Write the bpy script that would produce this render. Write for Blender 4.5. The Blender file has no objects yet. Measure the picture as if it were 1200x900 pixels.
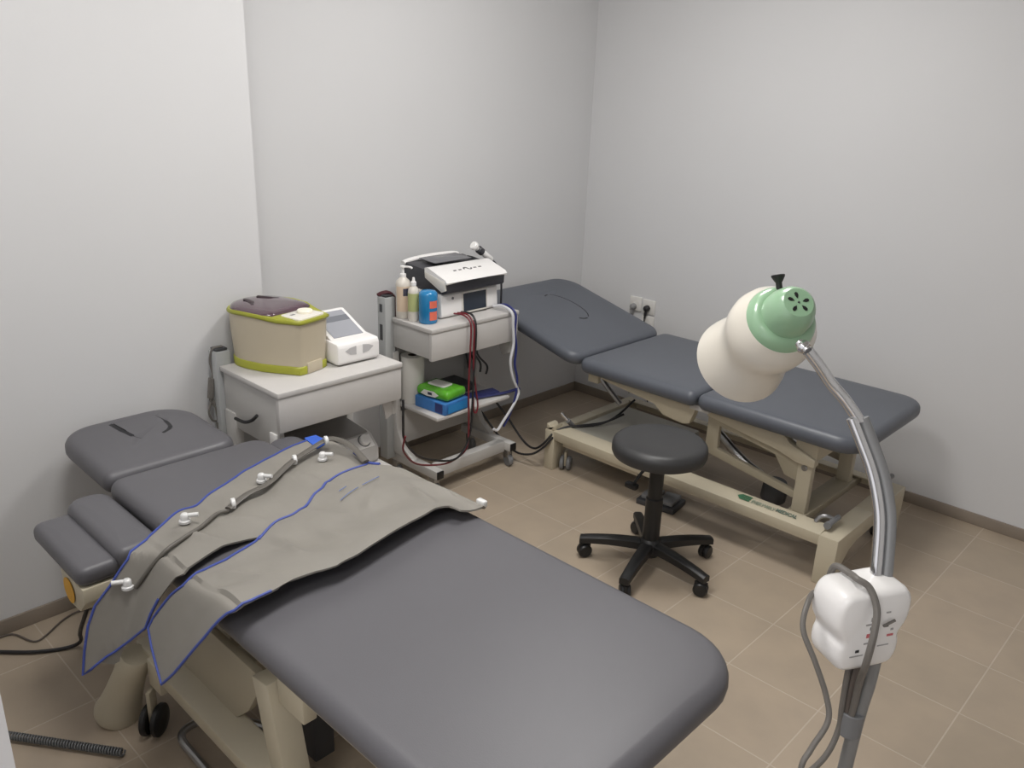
import bpy, bmesh, math, random
from mathutils import Vector, Matrix, noise
from mathutils.geometry import delaunay_2d_cdt
random.seed(4)
scn = bpy.context.scene
COL = scn.collection
PI = math.pi

# ------------------------------------------------------------------ materials
def lin(h):
    h = h.lstrip('#'); o = []
    for i in (0, 2, 4):
        c = int(h[i:i+2], 16) / 255
        o.append(c / 12.92 if c <= .04045 else ((c + .055) / 1.055) ** 2.4)
    return (*o, 1)
MATS = {}
def mat(name, hexc, rough=.5, metal=0, bump=0, bscale=200, var=0, vscale=8, alpha=1, trans=0, spec=.5, emit=0, coat=0):
    if name in MATS: return MATS[name]
    m = bpy.data.materials.new(name); m.use_nodes = True
    nt = m.node_tree; b = nt.nodes['Principled BSDF']
    c = lin(hexc)
    b.inputs['Base Color'].default_value = c
    b.inputs['Roughness'].default_value = rough
    b.inputs['Metallic'].default_value = metal
    b.inputs['Specular IOR Level'].default_value = spec
    if alpha < 1: b.inputs['Alpha'].default_value = alpha
    if trans: b.inputs['Transmission Weight'].default_value = trans
    if coat: b.inputs['Coat Weight'].default_value = coat
    if emit:
        b.inputs['Emission Color'].default_value = c; b.inputs['Emission Strength'].default_value = emit
    tc = nt.nodes.new('ShaderNodeNewGeometry')
    if var:
        n = nt.nodes.new('ShaderNodeTexNoise'); n.inputs['Scale'].default_value = vscale; n.inputs['Detail'].default_value = 3
        nt.links.new(tc.outputs['Position'], n.inputs['Vector'])
        r = nt.nodes.new('ShaderNodeValToRGB')
        r.color_ramp.elements[0].position = .3; r.color_ramp.elements[1].position = .7
        r.color_ramp.elements[0].color = (*[x * (1 - var) for x in c[:3]], 1)
        r.color_ramp.elements[1].color = (*[min(1, x * (1 + var)) for x in c[:3]], 1)
        nt.links.new(n.outputs['Fac'], r.inputs['Fac']); nt.links.new(r.outputs['Color'], b.inputs['Base Color'])
    if bump:
        n2 = nt.nodes.new('ShaderNodeTexNoise'); n2.inputs['Scale'].default_value = bscale; n2.inputs['Detail'].default_value = 2
        nt.links.new(tc.outputs['Position'], n2.inputs['Vector'])
        bp = nt.nodes.new('ShaderNodeBump'); bp.inputs['Strength'].default_value = bump; bp.inputs['Distance'].default_value = .002
        nt.links.new(n2.outputs['Fac'], bp.inputs['Height']); nt.links.new(bp.outputs['Normal'], b.inputs['Normal'])
    MATS[name] = m
    return m
WALL = mat('wall_paint', '#d2d2d3', .85, var=.012, vscale=1.5, bump=.05, bscale=120)
CEIL = mat('ceiling_paint', '#e4e2df', .9)
BASEB = mat('baseboard_tile', '#8a7f73', .5, var=.08, vscale=6)
GREYVINYL = mat('grey_vinyl', '#5b5a5e', .42, var=.03, vscale=3, bump=.12, bscale=500)
BLUEVINYL = mat('slate_vinyl', '#565a62', .40, var=.03, vscale=3, bump=.12, bscale=500)
SEAM = mat('dark_seam', '#2a2a2d', .6)
CREAM = mat('cream_enamel', '#bdb49f', .45, var=.03, vscale=5)
CREAMD = mat('beige_enamel', '#a79e8a', .5, var=.03)
TRAY = mat('grey_tray', '#a6a398', .4)
STOOLV = mat('black_vinyl', '#333334', .45, bump=.1, bscale=500)
BLACKP = mat('black_plastic', '#19191a', .42)
DKGREY = mat('dark_grey_plastic', '#3c3d40', .45)
MIDGREY = mat('mid_grey_plastic', '#77787a', .45)
LTGREY = mat('light_grey_laminate', '#c3c0bd', .45, var=.015)
LTGREY2 = mat('light_grey_metal', '#bdbbb8', .4)
POSTG = mat('trolley_grey_post', '#a9abab', .45)
WHITEP = mat('white_plastic', '#eeecea', .3)
OFFWH = mat('off_white_plastic', '#dedad2', .35)
CHROME = mat('chrome', '#d9d9da', .16, metal=1)
STEEL = mat('brushed_steel', '#a9a9aa', .35, metal=1)
FLEX = mat('grey_conduit', '#8b8c8d', .42, metal=.35)
CABLEG = mat('grey_cable', '#6f6b66', .5)
CABLEB = mat('brown_grey_cable', '#5e5650', .5)
BLACKC = mat('black_cable', '#222123', .5)
REDC = mat('red_cable', '#71222b', .45)
WHITEC = mat('white_cable', '#d3d4d8', .45)
BLUEC = mat('navy_cable', '#2b3170', .45)
NAVY = mat('navy_strap', '#262b5e', .6)
FABRIC = mat('grey_beige_nylon', '#837f78', .55, var=.06, vscale=7, bump=.25, bscale=45)
PIPING = mat('blue_piping', '#3f4f9a', .55)
TABBLUE = mat('blue_hook_tab', '#2f5cc0', .6)
HOSEM = mat('taupe_hose', '#5c5852', .5)
CONN = mat('white_connector', '#d9d9d8', .3)
BATHB = mat('bath_cream', '#bfb49e', .4, var=.02)
LIME = mat('lime_trim', '#9c9e35', .4)
LID = mat('plum_lid', '#55414a', .12, coat=.5)
LIDD = mat('dark_plum', '#2c1c22', .3)
KNOBC = mat('cream_knob', '#eee9d8', .35)
LCD = mat('pale_lcd', '#9b9da4', .25)
LCDD = mat('dark_lcd_band', '#73767d', .25)
SCREEN = mat('dark_screen', '#2d343f', .15)
CHARC = mat('charcoal_plastic', '#36363b', .4)
CHARC2 = mat('grey_glass', '#6c6c70', .25)
GREENL = mat('mint_enamel', '#93b795', .28, coat=.4)
IVORY = mat('ivory_enamel', '#dcd6ca', .3, coat=.4)
BLUEB = mat('blue_bottle_plastic', '#237fb6', .2, coat=.3)
CLEARB = mat('milky_bottle', '#dad4ca', .3)
PEACH = mat('peach_label', '#dcc6ae', .5)
GREENLAB = mat('lime_label', '#b4ba80', .5)
ORANGE = mat('orange_label', '#e0705a', .5)
DARKLAB = mat('navy_label', '#3b3d52', .5)
GLOVE = mat('blue_carton', '#3d78bb', .5, var=.12, vscale=20)
GLOVED = mat('navy_carton_end', '#2c3670', .5)
WIPES = mat('green_film', '#5cab2c', .25, var=.12, vscale=35, coat=.3)
WIPEW = mat('white_film_label', '#e2e2dc', .35)
PAPER = mat('paper_roll', '#dcdad4', .8)
CARDB = mat('card_core', '#4a4038', .8)
YELLOW = mat('yellow_sticker', '#d29a1e', .5)
SOCK = mat('socket_plastic', '#dcdad6', .4)
GREYPLUG = mat('grey_plug', '#8e8e8f', .45)
LOGOG = mat('logo_green', '#3c6b4e', .5)
LOGOT = mat('logo_text_grey_green', '#66756a', .5)
LOGOL = mat('logo_text_light', '#8b9483', .5)
INK = mat('dark_ink', '#5a5757', .5)
INKR = mat('red_ink', '#c06468', .5)
INKB = mat('blue_ink', '#5f74a8', .6)
LIGHTM = mat('light_diffuser', '#fffaf2', .5, emit=3.0)

def floor_mat():
    m = bpy.data.materials.new('floor_tiles'); m.use_nodes = True
    nt = m.node_tree; b = nt.nodes['Principled BSDF']; L = nt.links.new
    g = nt.nodes.new('ShaderNodeNewGeometry')
    mp = nt.nodes.new('ShaderNodeMapping'); mp.inputs['Location'].default_value = (-.198, .12, 0)
    L(g.outputs['Position'], mp.inputs['Vector'])
    br = nt.nodes.new('ShaderNodeTexBrick'); br.offset = 0; br.squash = 1
    br.inputs['Scale'].default_value = 1; br.inputs['Brick Width'].default_value = .3; br.inputs['Row Height'].default_value = .3
    br.inputs['Mortar Size'].default_value = .0024; br.inputs['Mortar Smooth'].default_value = .3; br.inputs['Bias'].default_value = 0
    br.inputs['Color1'].default_value = lin('#ab9c8a'); br.inputs['Color2'].default_value = lin('#a69886'); br.inputs['Mortar'].default_value = lin('#b9ad9e')
    L(mp.outputs['Vector'], br.inputs['Vector'])
    n = nt.nodes.new('ShaderNodeTexNoise'); n.inputs['Scale'].default_value = 7; n.inputs['Detail'].default_value = 5
    L(g.outputs['Position'], n.inputs['Vector'])
    mx = nt.nodes.new('ShaderNodeMix'); mx.data_type = 'RGBA'; mx.blend_type = 'MULTIPLY'; mx.inputs['Factor'].default_value = 1
    rp = nt.nodes.new('ShaderNodeValToRGB'); rp.color_ramp.elements[0].color = (.93, .93, .93, 1); rp.color_ramp.elements[1].color = (1.04, 1.03, 1.02, 1)
    rp.color_ramp.elements[0].position = .3; rp.color_ramp.elements[1].position = .7
    L(n.outputs['Fac'], rp.inputs['Fac']); L(br.outputs['Color'], mx.inputs['A']); L(rp.outputs['Color'], mx.inputs['B'])
    L(mx.outputs['Result'], b.inputs['Base Color'])
    b.inputs['Roughness'].default_value = .42
    bp = nt.nodes.new('ShaderNodeBump'); bp.inputs['Strength'].default_value = .3; bp.inputs['Distance'].default_value = .002; bp.invert = True
    L(br.outputs['Fac'], bp.inputs['Height']); L(bp.outputs['Normal'], b.inputs['Normal'])
    return m
FLOOR = floor_mat()

# ------------------------------------------------------------------ object helpers
def link(o, parent=None):
    COL.objects.link(o)
    if parent is not None: o.parent = parent
    return o
def obj(name, bm, m, parent=None, smooth=35, label=None, mw=None):
    bmesh.ops.recalc_face_normals(bm, faces=bm.faces[:])
    me = bpy.data.meshes.new(name); bm.to_mesh(me); bm.free()
    for k in (m if isinstance(m, (list, tuple)) else [m]): me.materials.append(k)
    if smooth:
        me.polygons.foreach_set('use_smooth', [True] * len(me.polygons))
        me.set_sharp_from_angle(angle=math.radians(smooth))
    o = link(bpy.data.objects.new(name, me), parent)
    if mw is not None: o.matrix_local = mw
    if label: o['label'] = label
    return o
def tag(o, label, cat, group=None):
    o['label'] = label; o['category'] = cat
    if group: o['group'] = group
    return o
def thing(name, label, cat, loc=(0, 0, 0), rotz=0, group=None):
    o = link(bpy.data.objects.new(name, None)); o.location = loc; o.rotation_euler = (0, 0, rotz); o.empty_display_size = .1
    return tag(o, label, cat, group)
def struct(name, bm, m, smooth=None):
    o = obj(name, bm, m, None, smooth); o['kind'] = 'structure'; return o
def B(): return bmesh.new()

def box(bm, x0, x1, y0, y1, z0, z1, bev=0, seg=2, M=None):
    vs = bmesh.ops.create_cube(bm, size=1)['verts']
    bmesh.ops.scale(bm, vec=(x1 - x0, y1 - y0, z1 - z0), verts=vs)
    bmesh.ops.translate(bm, vec=((x0 + x1) / 2, (y0 + y1) / 2, (z0 + z1) / 2), verts=vs)
    if bev:
        es = list({e for v in vs for e in v.link_edges})
        r = bmesh.ops.bevel(bm, geom=es, offset=bev, segments=seg, profile=.5, affect='EDGES')
        vs = list({v for f in r['faces'] for v in f.verts} | {v for v in vs if v.is_valid})
    if M is not None: bmesh.ops.transform(bm, matrix=M, verts=vs)
    return bm
def cr(pts, n=6, closed=False):
    P = [Vector(p) for p in pts]; out = []; N = len(P)
    if N < 3: return P
    rng = range(N if closed else N - 1)
    for i in rng:
        if closed: a, b, c, d = P[(i - 1) % N], P[i], P[(i + 1) % N], P[(i + 2) % N]
        else: a, b, c, d = P[max(i - 1, 0)], P[i], P[i + 1], P[min(i + 2, N - 1)]
        for k in range(n):
            t = k / n
            out.append(.5 * ((2 * b) + (c - a) * t + (2 * a - 5 * b + 4 * c - d) * t * t + (3 * b - a - 3 * c + d) * t ** 3))
    if not closed: out.append(P[-1])
    return out
def tube(bm, pts, r, seg=8, closed=False, smooth=6, flat=1.0):
    P = cr(pts, smooth, closed) if smooth > 1 else [Vector(p) for p in pts]
    N = len(P); R = r if hasattr(r, '__len__') else None
    T = []
    for i in range(N):
        if closed: t = P[(i + 1) % N] - P[(i - 1) % N]
        else: t = P[min(i + 1, N - 1)] - P[max(i - 1, 0)]
        T.append(t.normalized() if t.length > 1e-9 else Vector((0, 0, 1)))
    up = Vector((0, 0, 1)) if abs(T[0].z) < .9 else Vector((1, 0, 0))
    nrm = (up - T[0] * up.dot(T[0])).normalized(); rings = []
    for i in range(N):
        nrm = (nrm - T[i] * nrm.dot(T[i]))
        nrm = nrm.normalized() if nrm.length > 1e-6 else T[i].orthogonal().normalized()
        bn = T[i].cross(nrm)
        rr = R[min(int(i / max(1, N - 1) * (len(R) - 1) + .5), len(R) - 1)] if R else r
        rings.append([bm.verts.new(P[i] + nrm * (math.cos(2 * PI * k / seg) * rr * flat) + bn * (math.sin(2 * PI * k / seg) * rr)) for k in range(seg)])
    for i in range(N if closed else N - 1):
        a, b = rings[i], rings[(i + 1) % N]
        for k in range(seg): bm.faces.new((a[k], a[(k + 1) % seg], b[(k + 1) % seg], b[k]))
    if not closed:
        bm.faces.new(rings[0][::-1]); bm.faces.new(rings[-1])
    return bm
def lathe(bm, prof, seg=32, M=None, cap=True):
    rings = []
    for r, z in prof:
        if r < 1e-6: rings.append([bm.verts.new((0, 0, z))])
        else: rings.append([bm.verts.new((r * math.cos(2 * PI * k / seg), r * math.sin(2 * PI * k / seg), z)) for k in range(seg)])
    for a, b in zip(rings, rings[1:]):
        for k in range(seg):
            k2 = (k + 1) % seg
            if len(a) == 1 and len(b) == 1: continue
            if len(a) == 1: bm.faces.new((a[0], b[k2], b[k]))
            elif len(b) == 1: bm.faces.new((a[k], a[k2], b[0]))
            else: bm.faces.new((a[k], a[k2], b[k2], b[k]))
    if cap:
        if len(rings[0]) > 1: bm.faces.new(rings[0][::-1])
        if len(rings[-1]) > 1: bm.faces.new(rings[-1])
    if M is not None: bmesh.ops.transform(bm, matrix=M, verts=[v for r in rings for v in r])
    return bm
def prism(bm, poly, axis, lo, hi, bev=0):
    def P(u, v, w): return {'x': (w, u, v), 'y': (u, w, v), 'z': (u, v, w)}[axis]
    a = [bm.verts.new(P(u, v, lo)) for u, v in poly]; b = [bm.verts.new(P(u, v, hi)) for u, v in poly]
    n = len(a); fs = [bm.faces.new(a[::-1]), bm.faces.new(b)]
    for i in range(n): fs.append(bm.faces.new((a[i], a[(i + 1) % n], b[(i + 1) % n], b[i])))
    if bev:
        bmesh.ops.recalc_face_normals(bm, faces=fs)
        bmesh.ops.bevel(bm, geom=list({e for f in fs for e in f.edges}), offset=bev, segments=2, profile=.5, affect='EDGES')
    return bm
def rrect(x0, x1, y0, y1, r, n=8):
    R = r if hasattr(r, '__len__') else (r,) * 4           # corners: x1y1, x0y1, x0y0, x1y0
    out = []
    for (cx, cy, sx, sy, a0, q) in ((x1, y1, -1, -1, 0, R[0]), (x0, y1, 1, -1, PI / 2, R[1]), (x0, y0, 1, 1, PI, R[2]), (x1, y0, -1, 1, 1.5 * PI, R[3])):
        for k in range(n + 1):
            a = a0 + PI / 2 * k / n
            out.append((cx + sx * q + q * math.cos(a), cy + sy * q + q * math.sin(a)))
    return out
def inset(poly, d):
    n = len(poly); out = []
    for i in range(n):
        p0, p, p1 = Vector(poly[i - 1]), Vector(poly[i]), Vector(poly[(i + 1) % n])
        a, b = (p - p0), (p1 - p)
        if a.length < 1e-7: a = b
        if b.length < 1e-7: b = a
        t = (a.normalized() + b.normalized()); t = t.normalized() if t.length > 1e-6 else a.normalized()
        out.append((p.x - t.y * d, p.y + t.x * d))
    return out
def pad(bm, poly, z0, z1, r, dome=0, rb=None, nr=5, M=None):
    """upholstered slab: rounded outline, rolled edges, softly domed top"""
    rb = r if rb is None else rb
    lv = []
    for k in range(nr + 1):
        a = PI / 2 * k / nr; lv.append((rb * (1 - math.sin(a)), z0 + rb * (1 - math.cos(a))))
    for k in range(nr + 1):
        a = PI / 2 * k / nr; lv.append((r * (1 - math.cos(a)), z1 - r + r * math.sin(a)))
    rings = [[bm.verts.new((x, y, z)) for x, y in inset(poly, d)] for d, z in lv]
    base = inset(poly, r); cx = sum(p[0] for p in base) / len(base); cy = sum(p[1] for p in base) / len(base)
    if dome:
        for s in (.9, .72, .5):
            rings.append([bm.verts.new((cx + (x - cx) * s, cy + (y - cy) * s, z1 + dome * (1 - s * s))) for x, y in base])
    n = len(poly); fs = []
    for a, b in zip(rings, rings[1:]):
        for i in range(n): fs.append(bm.faces.new((a[i], a[(i + 1) % n], b[(i + 1) % n], b[i])))
    fs.append(bm.faces.new(rings[0][::-1])); fs.append(bm.faces.new(rings[-1]))
    if M is not None: bmesh.ops.transform(bm, matrix=M, verts=[v for q in rings for v in q])
    return bm
def cut(o, cutter_bm, m):
    """cut a groove out of a mesh part, leaving plain mesh data"""
    bmesh.ops.recalc_face_normals(cutter_bm, faces=cutter_bm.faces[:])
    me = bpy.data.meshes.new('groove'); cutter_bm.to_mesh(me); cutter_bm.free(); me.materials.append(m)
    c = bpy.data.objects.new('groove', me); COL.objects.link(c)
    c.parent = o.parent; c.matrix_basis = o.matrix_basis.copy()
    md = o.modifiers.new('b', 'BOOLEAN'); md.operation = 'DIFFERENCE'; md.object = c; md.solver = 'EXACT'; md.material_mode = 'TRANSFER'
    dg = bpy.context.evaluated_depsgraph_get(); dg.update()
    new = bpy.data.meshes.new_from_object(o.evaluated_get(dg)); o.modifiers.clear(); o.data = new
    bpy.data.objects.remove(c); bpy.data.meshes.remove(me)
    new.set_sharp_from_angle(angle=math.radians(38))
def text(name, s, size, M, m, parent, sx=1.0, depth=.0004, bold=0):
    cu = bpy.data.curves.new('t', 'FONT'); cu.body = s; cu.size = size; cu.extrude = depth; cu.align_x = 'CENTER'; cu.align_y = 'CENTER'; cu.offset = bold
    t = bpy.data.objects.new('t', cu); COL.objects.link(t)
    dg = bpy.context.evaluated_depsgraph_get(); dg.update()
    me = bpy.data.meshes.new_from_object(t.evaluated_get(dg)); bpy.data.objects.remove(t)
    me.transform(M @ Matrix.Scale(sx, 4, (1, 0, 0))); me.materials.clear(); me.materials.append(m)
    o = bpy.data.objects.new(name, me); link(o, parent); return o
def frame(origin, x, y):
    x = Vector(x).normalized(); z = x.cross(Vector(y)).normalized(); y = z.cross(x)
    M = Matrix((x, y, z)).transposed().to_4x4(); M.translation = Vector(origin); return M
def axisM(origin, z, xhint=(1, 0, 0)):
    z = Vector(z).normalized(); x = Vector(xhint); x = (x - z * x.dot(z)).normalized(); y = z.cross(x)
    M = Matrix((x, y, z)).transposed().to_4x4(); M.translation = Vector(origin); return M

# ------------------------------------------------------------------ the room
XF, YN, ZC = 3.6, -3.565, 2.72
CX, CY = .29, -2.21                                   # pier that steps out of the left wall
struct('floor', box(B(), -.2, XF + .2, -5.2, .2, -.05, 0), FLOOR)
struct('ceiling', box(B(), -.2, XF + .2, -5.2, .2, ZC, ZC + .1), CEIL)
struct('wall_left_recess', box(B(), -.15, 0, CY - .3, .15, 0, ZC), WALL)
struct('wall_left', box(B(), -.15, CX, -5.2, CY, 0, ZC), WALL)
struct('wall_right', box(B(), 0, XF + .15, 0, .15, 0, ZC), WALL)
struct('wall_far_side', box(B(), XF, XF + .15, -5.2, .15, 0, ZC), WALL)
bm = B()
box(bm, CX, 2.035, YN - .13, YN, 0, ZC); box(bm, 3.06, XF, YN - .13, YN, 0, ZC); box(bm, 2.035, 3.06, YN - .13, YN, 2.1, ZC)
struct('wall_near', bm, WALL)
bh, bt = .052, .010
def bbd(name, *a): struct(name, box(B(), *a, bev=.002), BASEB, 30)
bbd('baseboard_right', 0, XF, -bt, 0, 0, bh)
bbd('baseboard_left_recess', 0, bt, CY, -bt, 0, bh)
bbd('baseboard_left', CX, CX + bt, YN, CY, 0, bh)
bbd('baseboard_pier_return', bt, CX + bt, CY, CY + bt, 0, bh)
bbd('baseboard_near', CX + bt, 2.035, YN, YN + bt, 0, bh)
for name, x, y in (('ceiling_light', 1.35, -1.45), ('ceiling_light', 1.6, -2.95)):
    t = thing(name, 'flat square ceiling light panel, the one %s' % ('above the middle of the room' if y > -2 else 'nearer the doorway'), 'light', (x, y, ZC - .03), group='ceiling light panels')
    bm = B(); box(bm, -.3, .3, -.3, -.285, 0, .03); box(bm, -.3, .3, .285, .3, 0, .03); box(bm, -.3, -.285, -.285, .285, 0, .03); box(bm, .285, .3, -.285, .285, 0, .03)
    obj('frame', bm, WHITEP, t, None); obj('diffuser', box(B(), -.285, .285, -.285, .285, .006, .02), LIGHTM, t, None)

# wall sockets on the right wall
def socket(x, z, label, plug=None, cord=None):
    t = thing('wall_socket', label, 'socket', (x, 0, z), group='sockets on the right wall')
    pl = obj('cover_plate', box(B(), -.04, .04, -.011, 0, -.04, .04, .005), SOCK, t)
    bm = B(); lathe(bm, [(.0, -.004), (.017, -.004), (.019, 0), (.021, 0.0005), (.021, -.006)][::-1], 24, axisM((0, -.0115, 0), (0, -1, 0)), cap=False)
    obj('recess', bm, OFFWH, pl)
    return t
def plug(x, z, m, label, tail):
    t = thing('power_plug', label, 'plug', (x, -.012, z))
    bm = B(); lathe(bm, [(.017, 0), (.0175, .012), (.015, .022), (.009, .027), (0, .028)], 20, axisM((0, 0, 0), (0, -1, 0))); obj('plug_body', bm, m, t)
    bm = B(); tube(bm, [(0, -.012, -.008), (-.002, -.014, -.03), (-.006, -.014, -.055)], [.0095, .008, .005]); obj('strain_relief', bm, m, t)
    bm = B(); tube(bm, [(-.006, -.014, -.05), *tail], .0035, 6); obj('cord', bm, m, t)
socket(.400, .615, 'white wall socket holding the grey plug, left of the pair above the far table')
socket(.488, .612, 'white wall socket holding the black plug, right of the upper pair')
socket(.488, .524, 'empty white wall socket below the black plug, partly behind the far table')
plug(.394, .60, GREYPLUG, 'grey round plug in the left-hand wall socket', [(-.008, -.014, -.12), (-.01, -.012, -.3), (.03, -.02, -.5)])
plug(.484, .606, BLACKC, 'black round plug in the right wall socket', [(-.008, -.014, -.12), (-.01, -.012, -.3), (.08, -.02, -.55)])

# ------------------------------------------------------------------ treatment tables
def twin_caster(name, parent, loc, r=.035, m=MIDGREY, rot=0, stem=.06):
    M = Matrix.Translation(loc) @ Matrix.Rotation(rot, 4, 'Z')
    bm = B(); box(bm, -.006, .006, -.018, .018, r * .6, r + stem, .003, M=M)
    h = obj('caster', bm, CREAMD, parent)
    for s in (-1, 1):
        bm = B(); lathe(bm, [(r * .3, 0), (r * .9, 0), (r, .004), (r, .014), (r * .85, .019), (r * .4, .02)], 24, M @ axisM((s * .007, 0, r), (s, 0, 0), (0, 1, 0)))
        obj('wheel', bm, m, h)
    return h
def table_base(t, x0, x1, yf, yb, zb, lw0, lw1, short=False):
    """end frames with arched legs, long side rails with top flange"""
    for (xa, xb) in ((x0, x0 + lw0), (x1 - lw1, x1)):
        for y0, y1, s in ((yf, (yf + yb) / 2, 1), ((yf + yb) / 2, yb, -1)):
            e = yf if s == 1 else yb
            q = lambda d, z: (e + s * d, z)
            half = abs(yb - yf) / 2
            poly = [q(0, 0), q(0, zb), q(half, zb), q(half, zb - .065), q(.19, zb - .068), q(.125, zb - .085), q(.075, zb - .125), q(.055, .0)]
            if short and xa == x0: poly = [q(0, .15), q(0, zb), q(half, zb), q(half, zb - .065), q(.10, zb - .07), q(.06, .15)]
            obj('leg', prism(B(), poly, 'x', xa, xb, .004), CREAM, t)
            if not (short and xa == x0): obj('leg_foot', box(B(), xa + .012, xb - .012, min(e + s * .008, e + s * .045), max(e + s * .008, e + s * .045), -.0, .006), BLACKP, t)
    for e, s in ((yf, 1), (yb, -1)):
        poly = [(e, zb), (e + s * .003, zb - .045), (e + s * .012, zb - .045), (e + s * .012, zb - .012), (e + s * .075, zb + .004), (e + s * .078, zb + .012), (e + s * .074, zb + .013)]
        bm = prism(B(), poly, 'x', x0 + lw0 - .004, x1 - lw1 + .004, .0015); obj('side_rail', bm, CREAM, t)
def arc_pts(cx, cy, rx, ry, a0, a1, z, n=14):
    return [(cx + rx * math.cos(math.radians(a0 + (a1 - a0) * k / n)), cy + ry * math.sin(math.radians(a0 + (a1 - a0) * k / n)), z) for k in range(n + 1)]

# ---- far table along the right wall
t2 = thing('treatment_table', 'slate grey three-section treatment table on a cream frame along the right wall', 'treatment table', (1.35, -.62, 0))
t2x = Matrix.Translation((-1.35, .62, 0))            # children are written in room coordinates
def o2(name, bm, m, label=None, parent=None, smooth=35):
    p = t2 if parent is None else parent
    bmesh.ops.transform(bm, matrix=t2x, verts=bm.verts[:])
    return obj(name, bm, m, p, smooth, label)
YF2, YB2 = -.955, -.275
o2('foot_cushion', pad(B(), rrect(1.385, 2.05, YF2, YB2, (.10, .035, .035, .10)), .520, .587, .030, .004), BLUEVINYL)
o2('middle_cushion', pad(B(), rrect(.77, 1.378, YF2, YB2, (.035, .05, .05, .035)), .520, .587, .030, .004), BLUEVINYL)
L2 = .685
bm = pad(B(), rrect(-L2, 0, -.34, .34, (.07, .13, .13, .07)), 0, .062, .028, .004)
HM2 = Matrix.Translation((.757 - 1.35, 0, .532)) @ Matrix.Rotation(math.radians(14.5), 4, 'Y')
h2 = obj('head_cushion', bm, BLUEVINYL, t2, 35, 'raised head section with a faint face-hole outline', HM2)
h2.data.materials.append(SEAM)
bm = B(); tube(bm, arc_pts(-.39, .02, .135, .075, 20, 168, .0665), .0035, 6, smooth=1); tube(bm, arc_pts(-.39, .02, .135, .075, -28, 8, .067), .006, 6, smooth=1); tube(bm, arc_pts(-.39, .02, .135, .075, 178, 200, .067), .005, 6, smooth=1); cut(h2, bm, SEAM)
def table2_frame():
    # end frames
    p = bpy.data.objects.new('x', None)
    keep = globals()['obj']
    def shifted(name, bm, m, parent=None, *a, **k):
        bmesh.ops.transform(bm, matrix=t2x, verts=bm.verts[:]); return keep(name, bm, m, parent, *a, **k)
    globals()['obj'] = shifted
    table_base(t2, .612, 2.04, -.965, -.30, .20, .055, .075)
    globals()['obj'] = keep
    bpy.data.objects.remove(p)
table2_frame()
# notched top plate on the near-left leg, tray cover between rails
o2('end_bracket', prism(B(), [(.618, .20), (.618, .228), (.633, .222), (.645, .205), (.664, .226), (.664, .20)], 'y', -.962, -.90, .002), CREAM)
bm = B(); box(bm, .70, 1.13, -.90, -.44, .15, .205, .004); o2('tray_cover', bm, TRAY)
o2('tray_front', box(B(), .70, 1.13, -.935, -.902, .125, .205, .003), CREAM)
# lifting uprights at the foot end
o2('cross_plate', box(B(), 1.785, 1.865, -.93, -.32, .165, .197, .003), CREAMD)
for y0, y1 in ((-.852, -.815), (-.44, -.403)):
    up = o2('upright', box(B(), 1.797, 1.855, y0, y1, .195, .415, .005), CREAM)
    bm = B(); lathe(bm, [(.012, 0), (.012, .004), (.008, .007), (0, .007)], 16, axisM((1.826, y0, .385), (0, -1, 0))); o2('bolt', bm, STEEL, parent=up)
o2('cross_bar', box(B(), 1.80, 1.825, -.815, -.44, .385, .415, .003), CREAM)
# upper frame under the foot cushion
o2('upper_frame', box(B(), 1.78, 1.87, -.86, -.37, .425, .519, .004), CREAM)
for y0, y1 in ((-.875, -.835), (-.40, -.36)):
    o2('support_rail', prism(B(), [(1.40, .519), (1.40, .478), (1.72, .430), (1.80, .405), (1.87, .405), (1.87, .435), (1.76, .475), (1.72, .519)], 'y', y0, y1, .003), CREAM)
    o2('lift_arm', prism(B(), [(1.395, .49), (1.395, .315), (1.435, .305), (1.81, .245), (1.81, .275), (1.70, .295), (1.45, .34), (1.45, .44), (1.70, .40), (1.75, .33), (1.81, .32), (1.81, .425), (1.44, .50)], 'y', y0 + .024, y1 + .006, .002), CREAMD)
    o2('mid_rail', prism(B(), [(.86, .519), (.86, .498), (.90, .490), (1.15, .462), (1.20, .425), (1.30, .415), (1.33, .425), (1.345, .47), (1.36, .519)], 'y', y0 - .015, y1 - .015, .003), CREAM)
o2('hinge_bar', box(B(), 1.33, 1.42, -.90, -.34, .495, .519, .003), LTGREY2)
o2('under_plate', box(B(), 1.50, 2.0, -.80, -.42, .503, .519, .003), MIDGREY)
for y in (-.80, -.45): o2('head_strut', tube(B(), [(.76, y, .50), (.82, y, .44), (.90, y + .02, .36)], .012), STEEL)
o2('strut_bracket', box(B(), .74, .80, -.83, -.42, .44, .519, .006), CREAM)
o2('motor', lathe(B(), [(.045, 0), (.052, .01), (.052, .07), (.04, .09), (0, .095)], 24, axisM((1.66, -.72, .14), (.1, 0, 1))), DKGREY)
bm = B(); tube(bm, [(1.30, -.66, .36), (1.5, -.69, .25), (1.66, -.70, .2)], .018, 10); o2('actuator', bm, STEEL)
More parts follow.
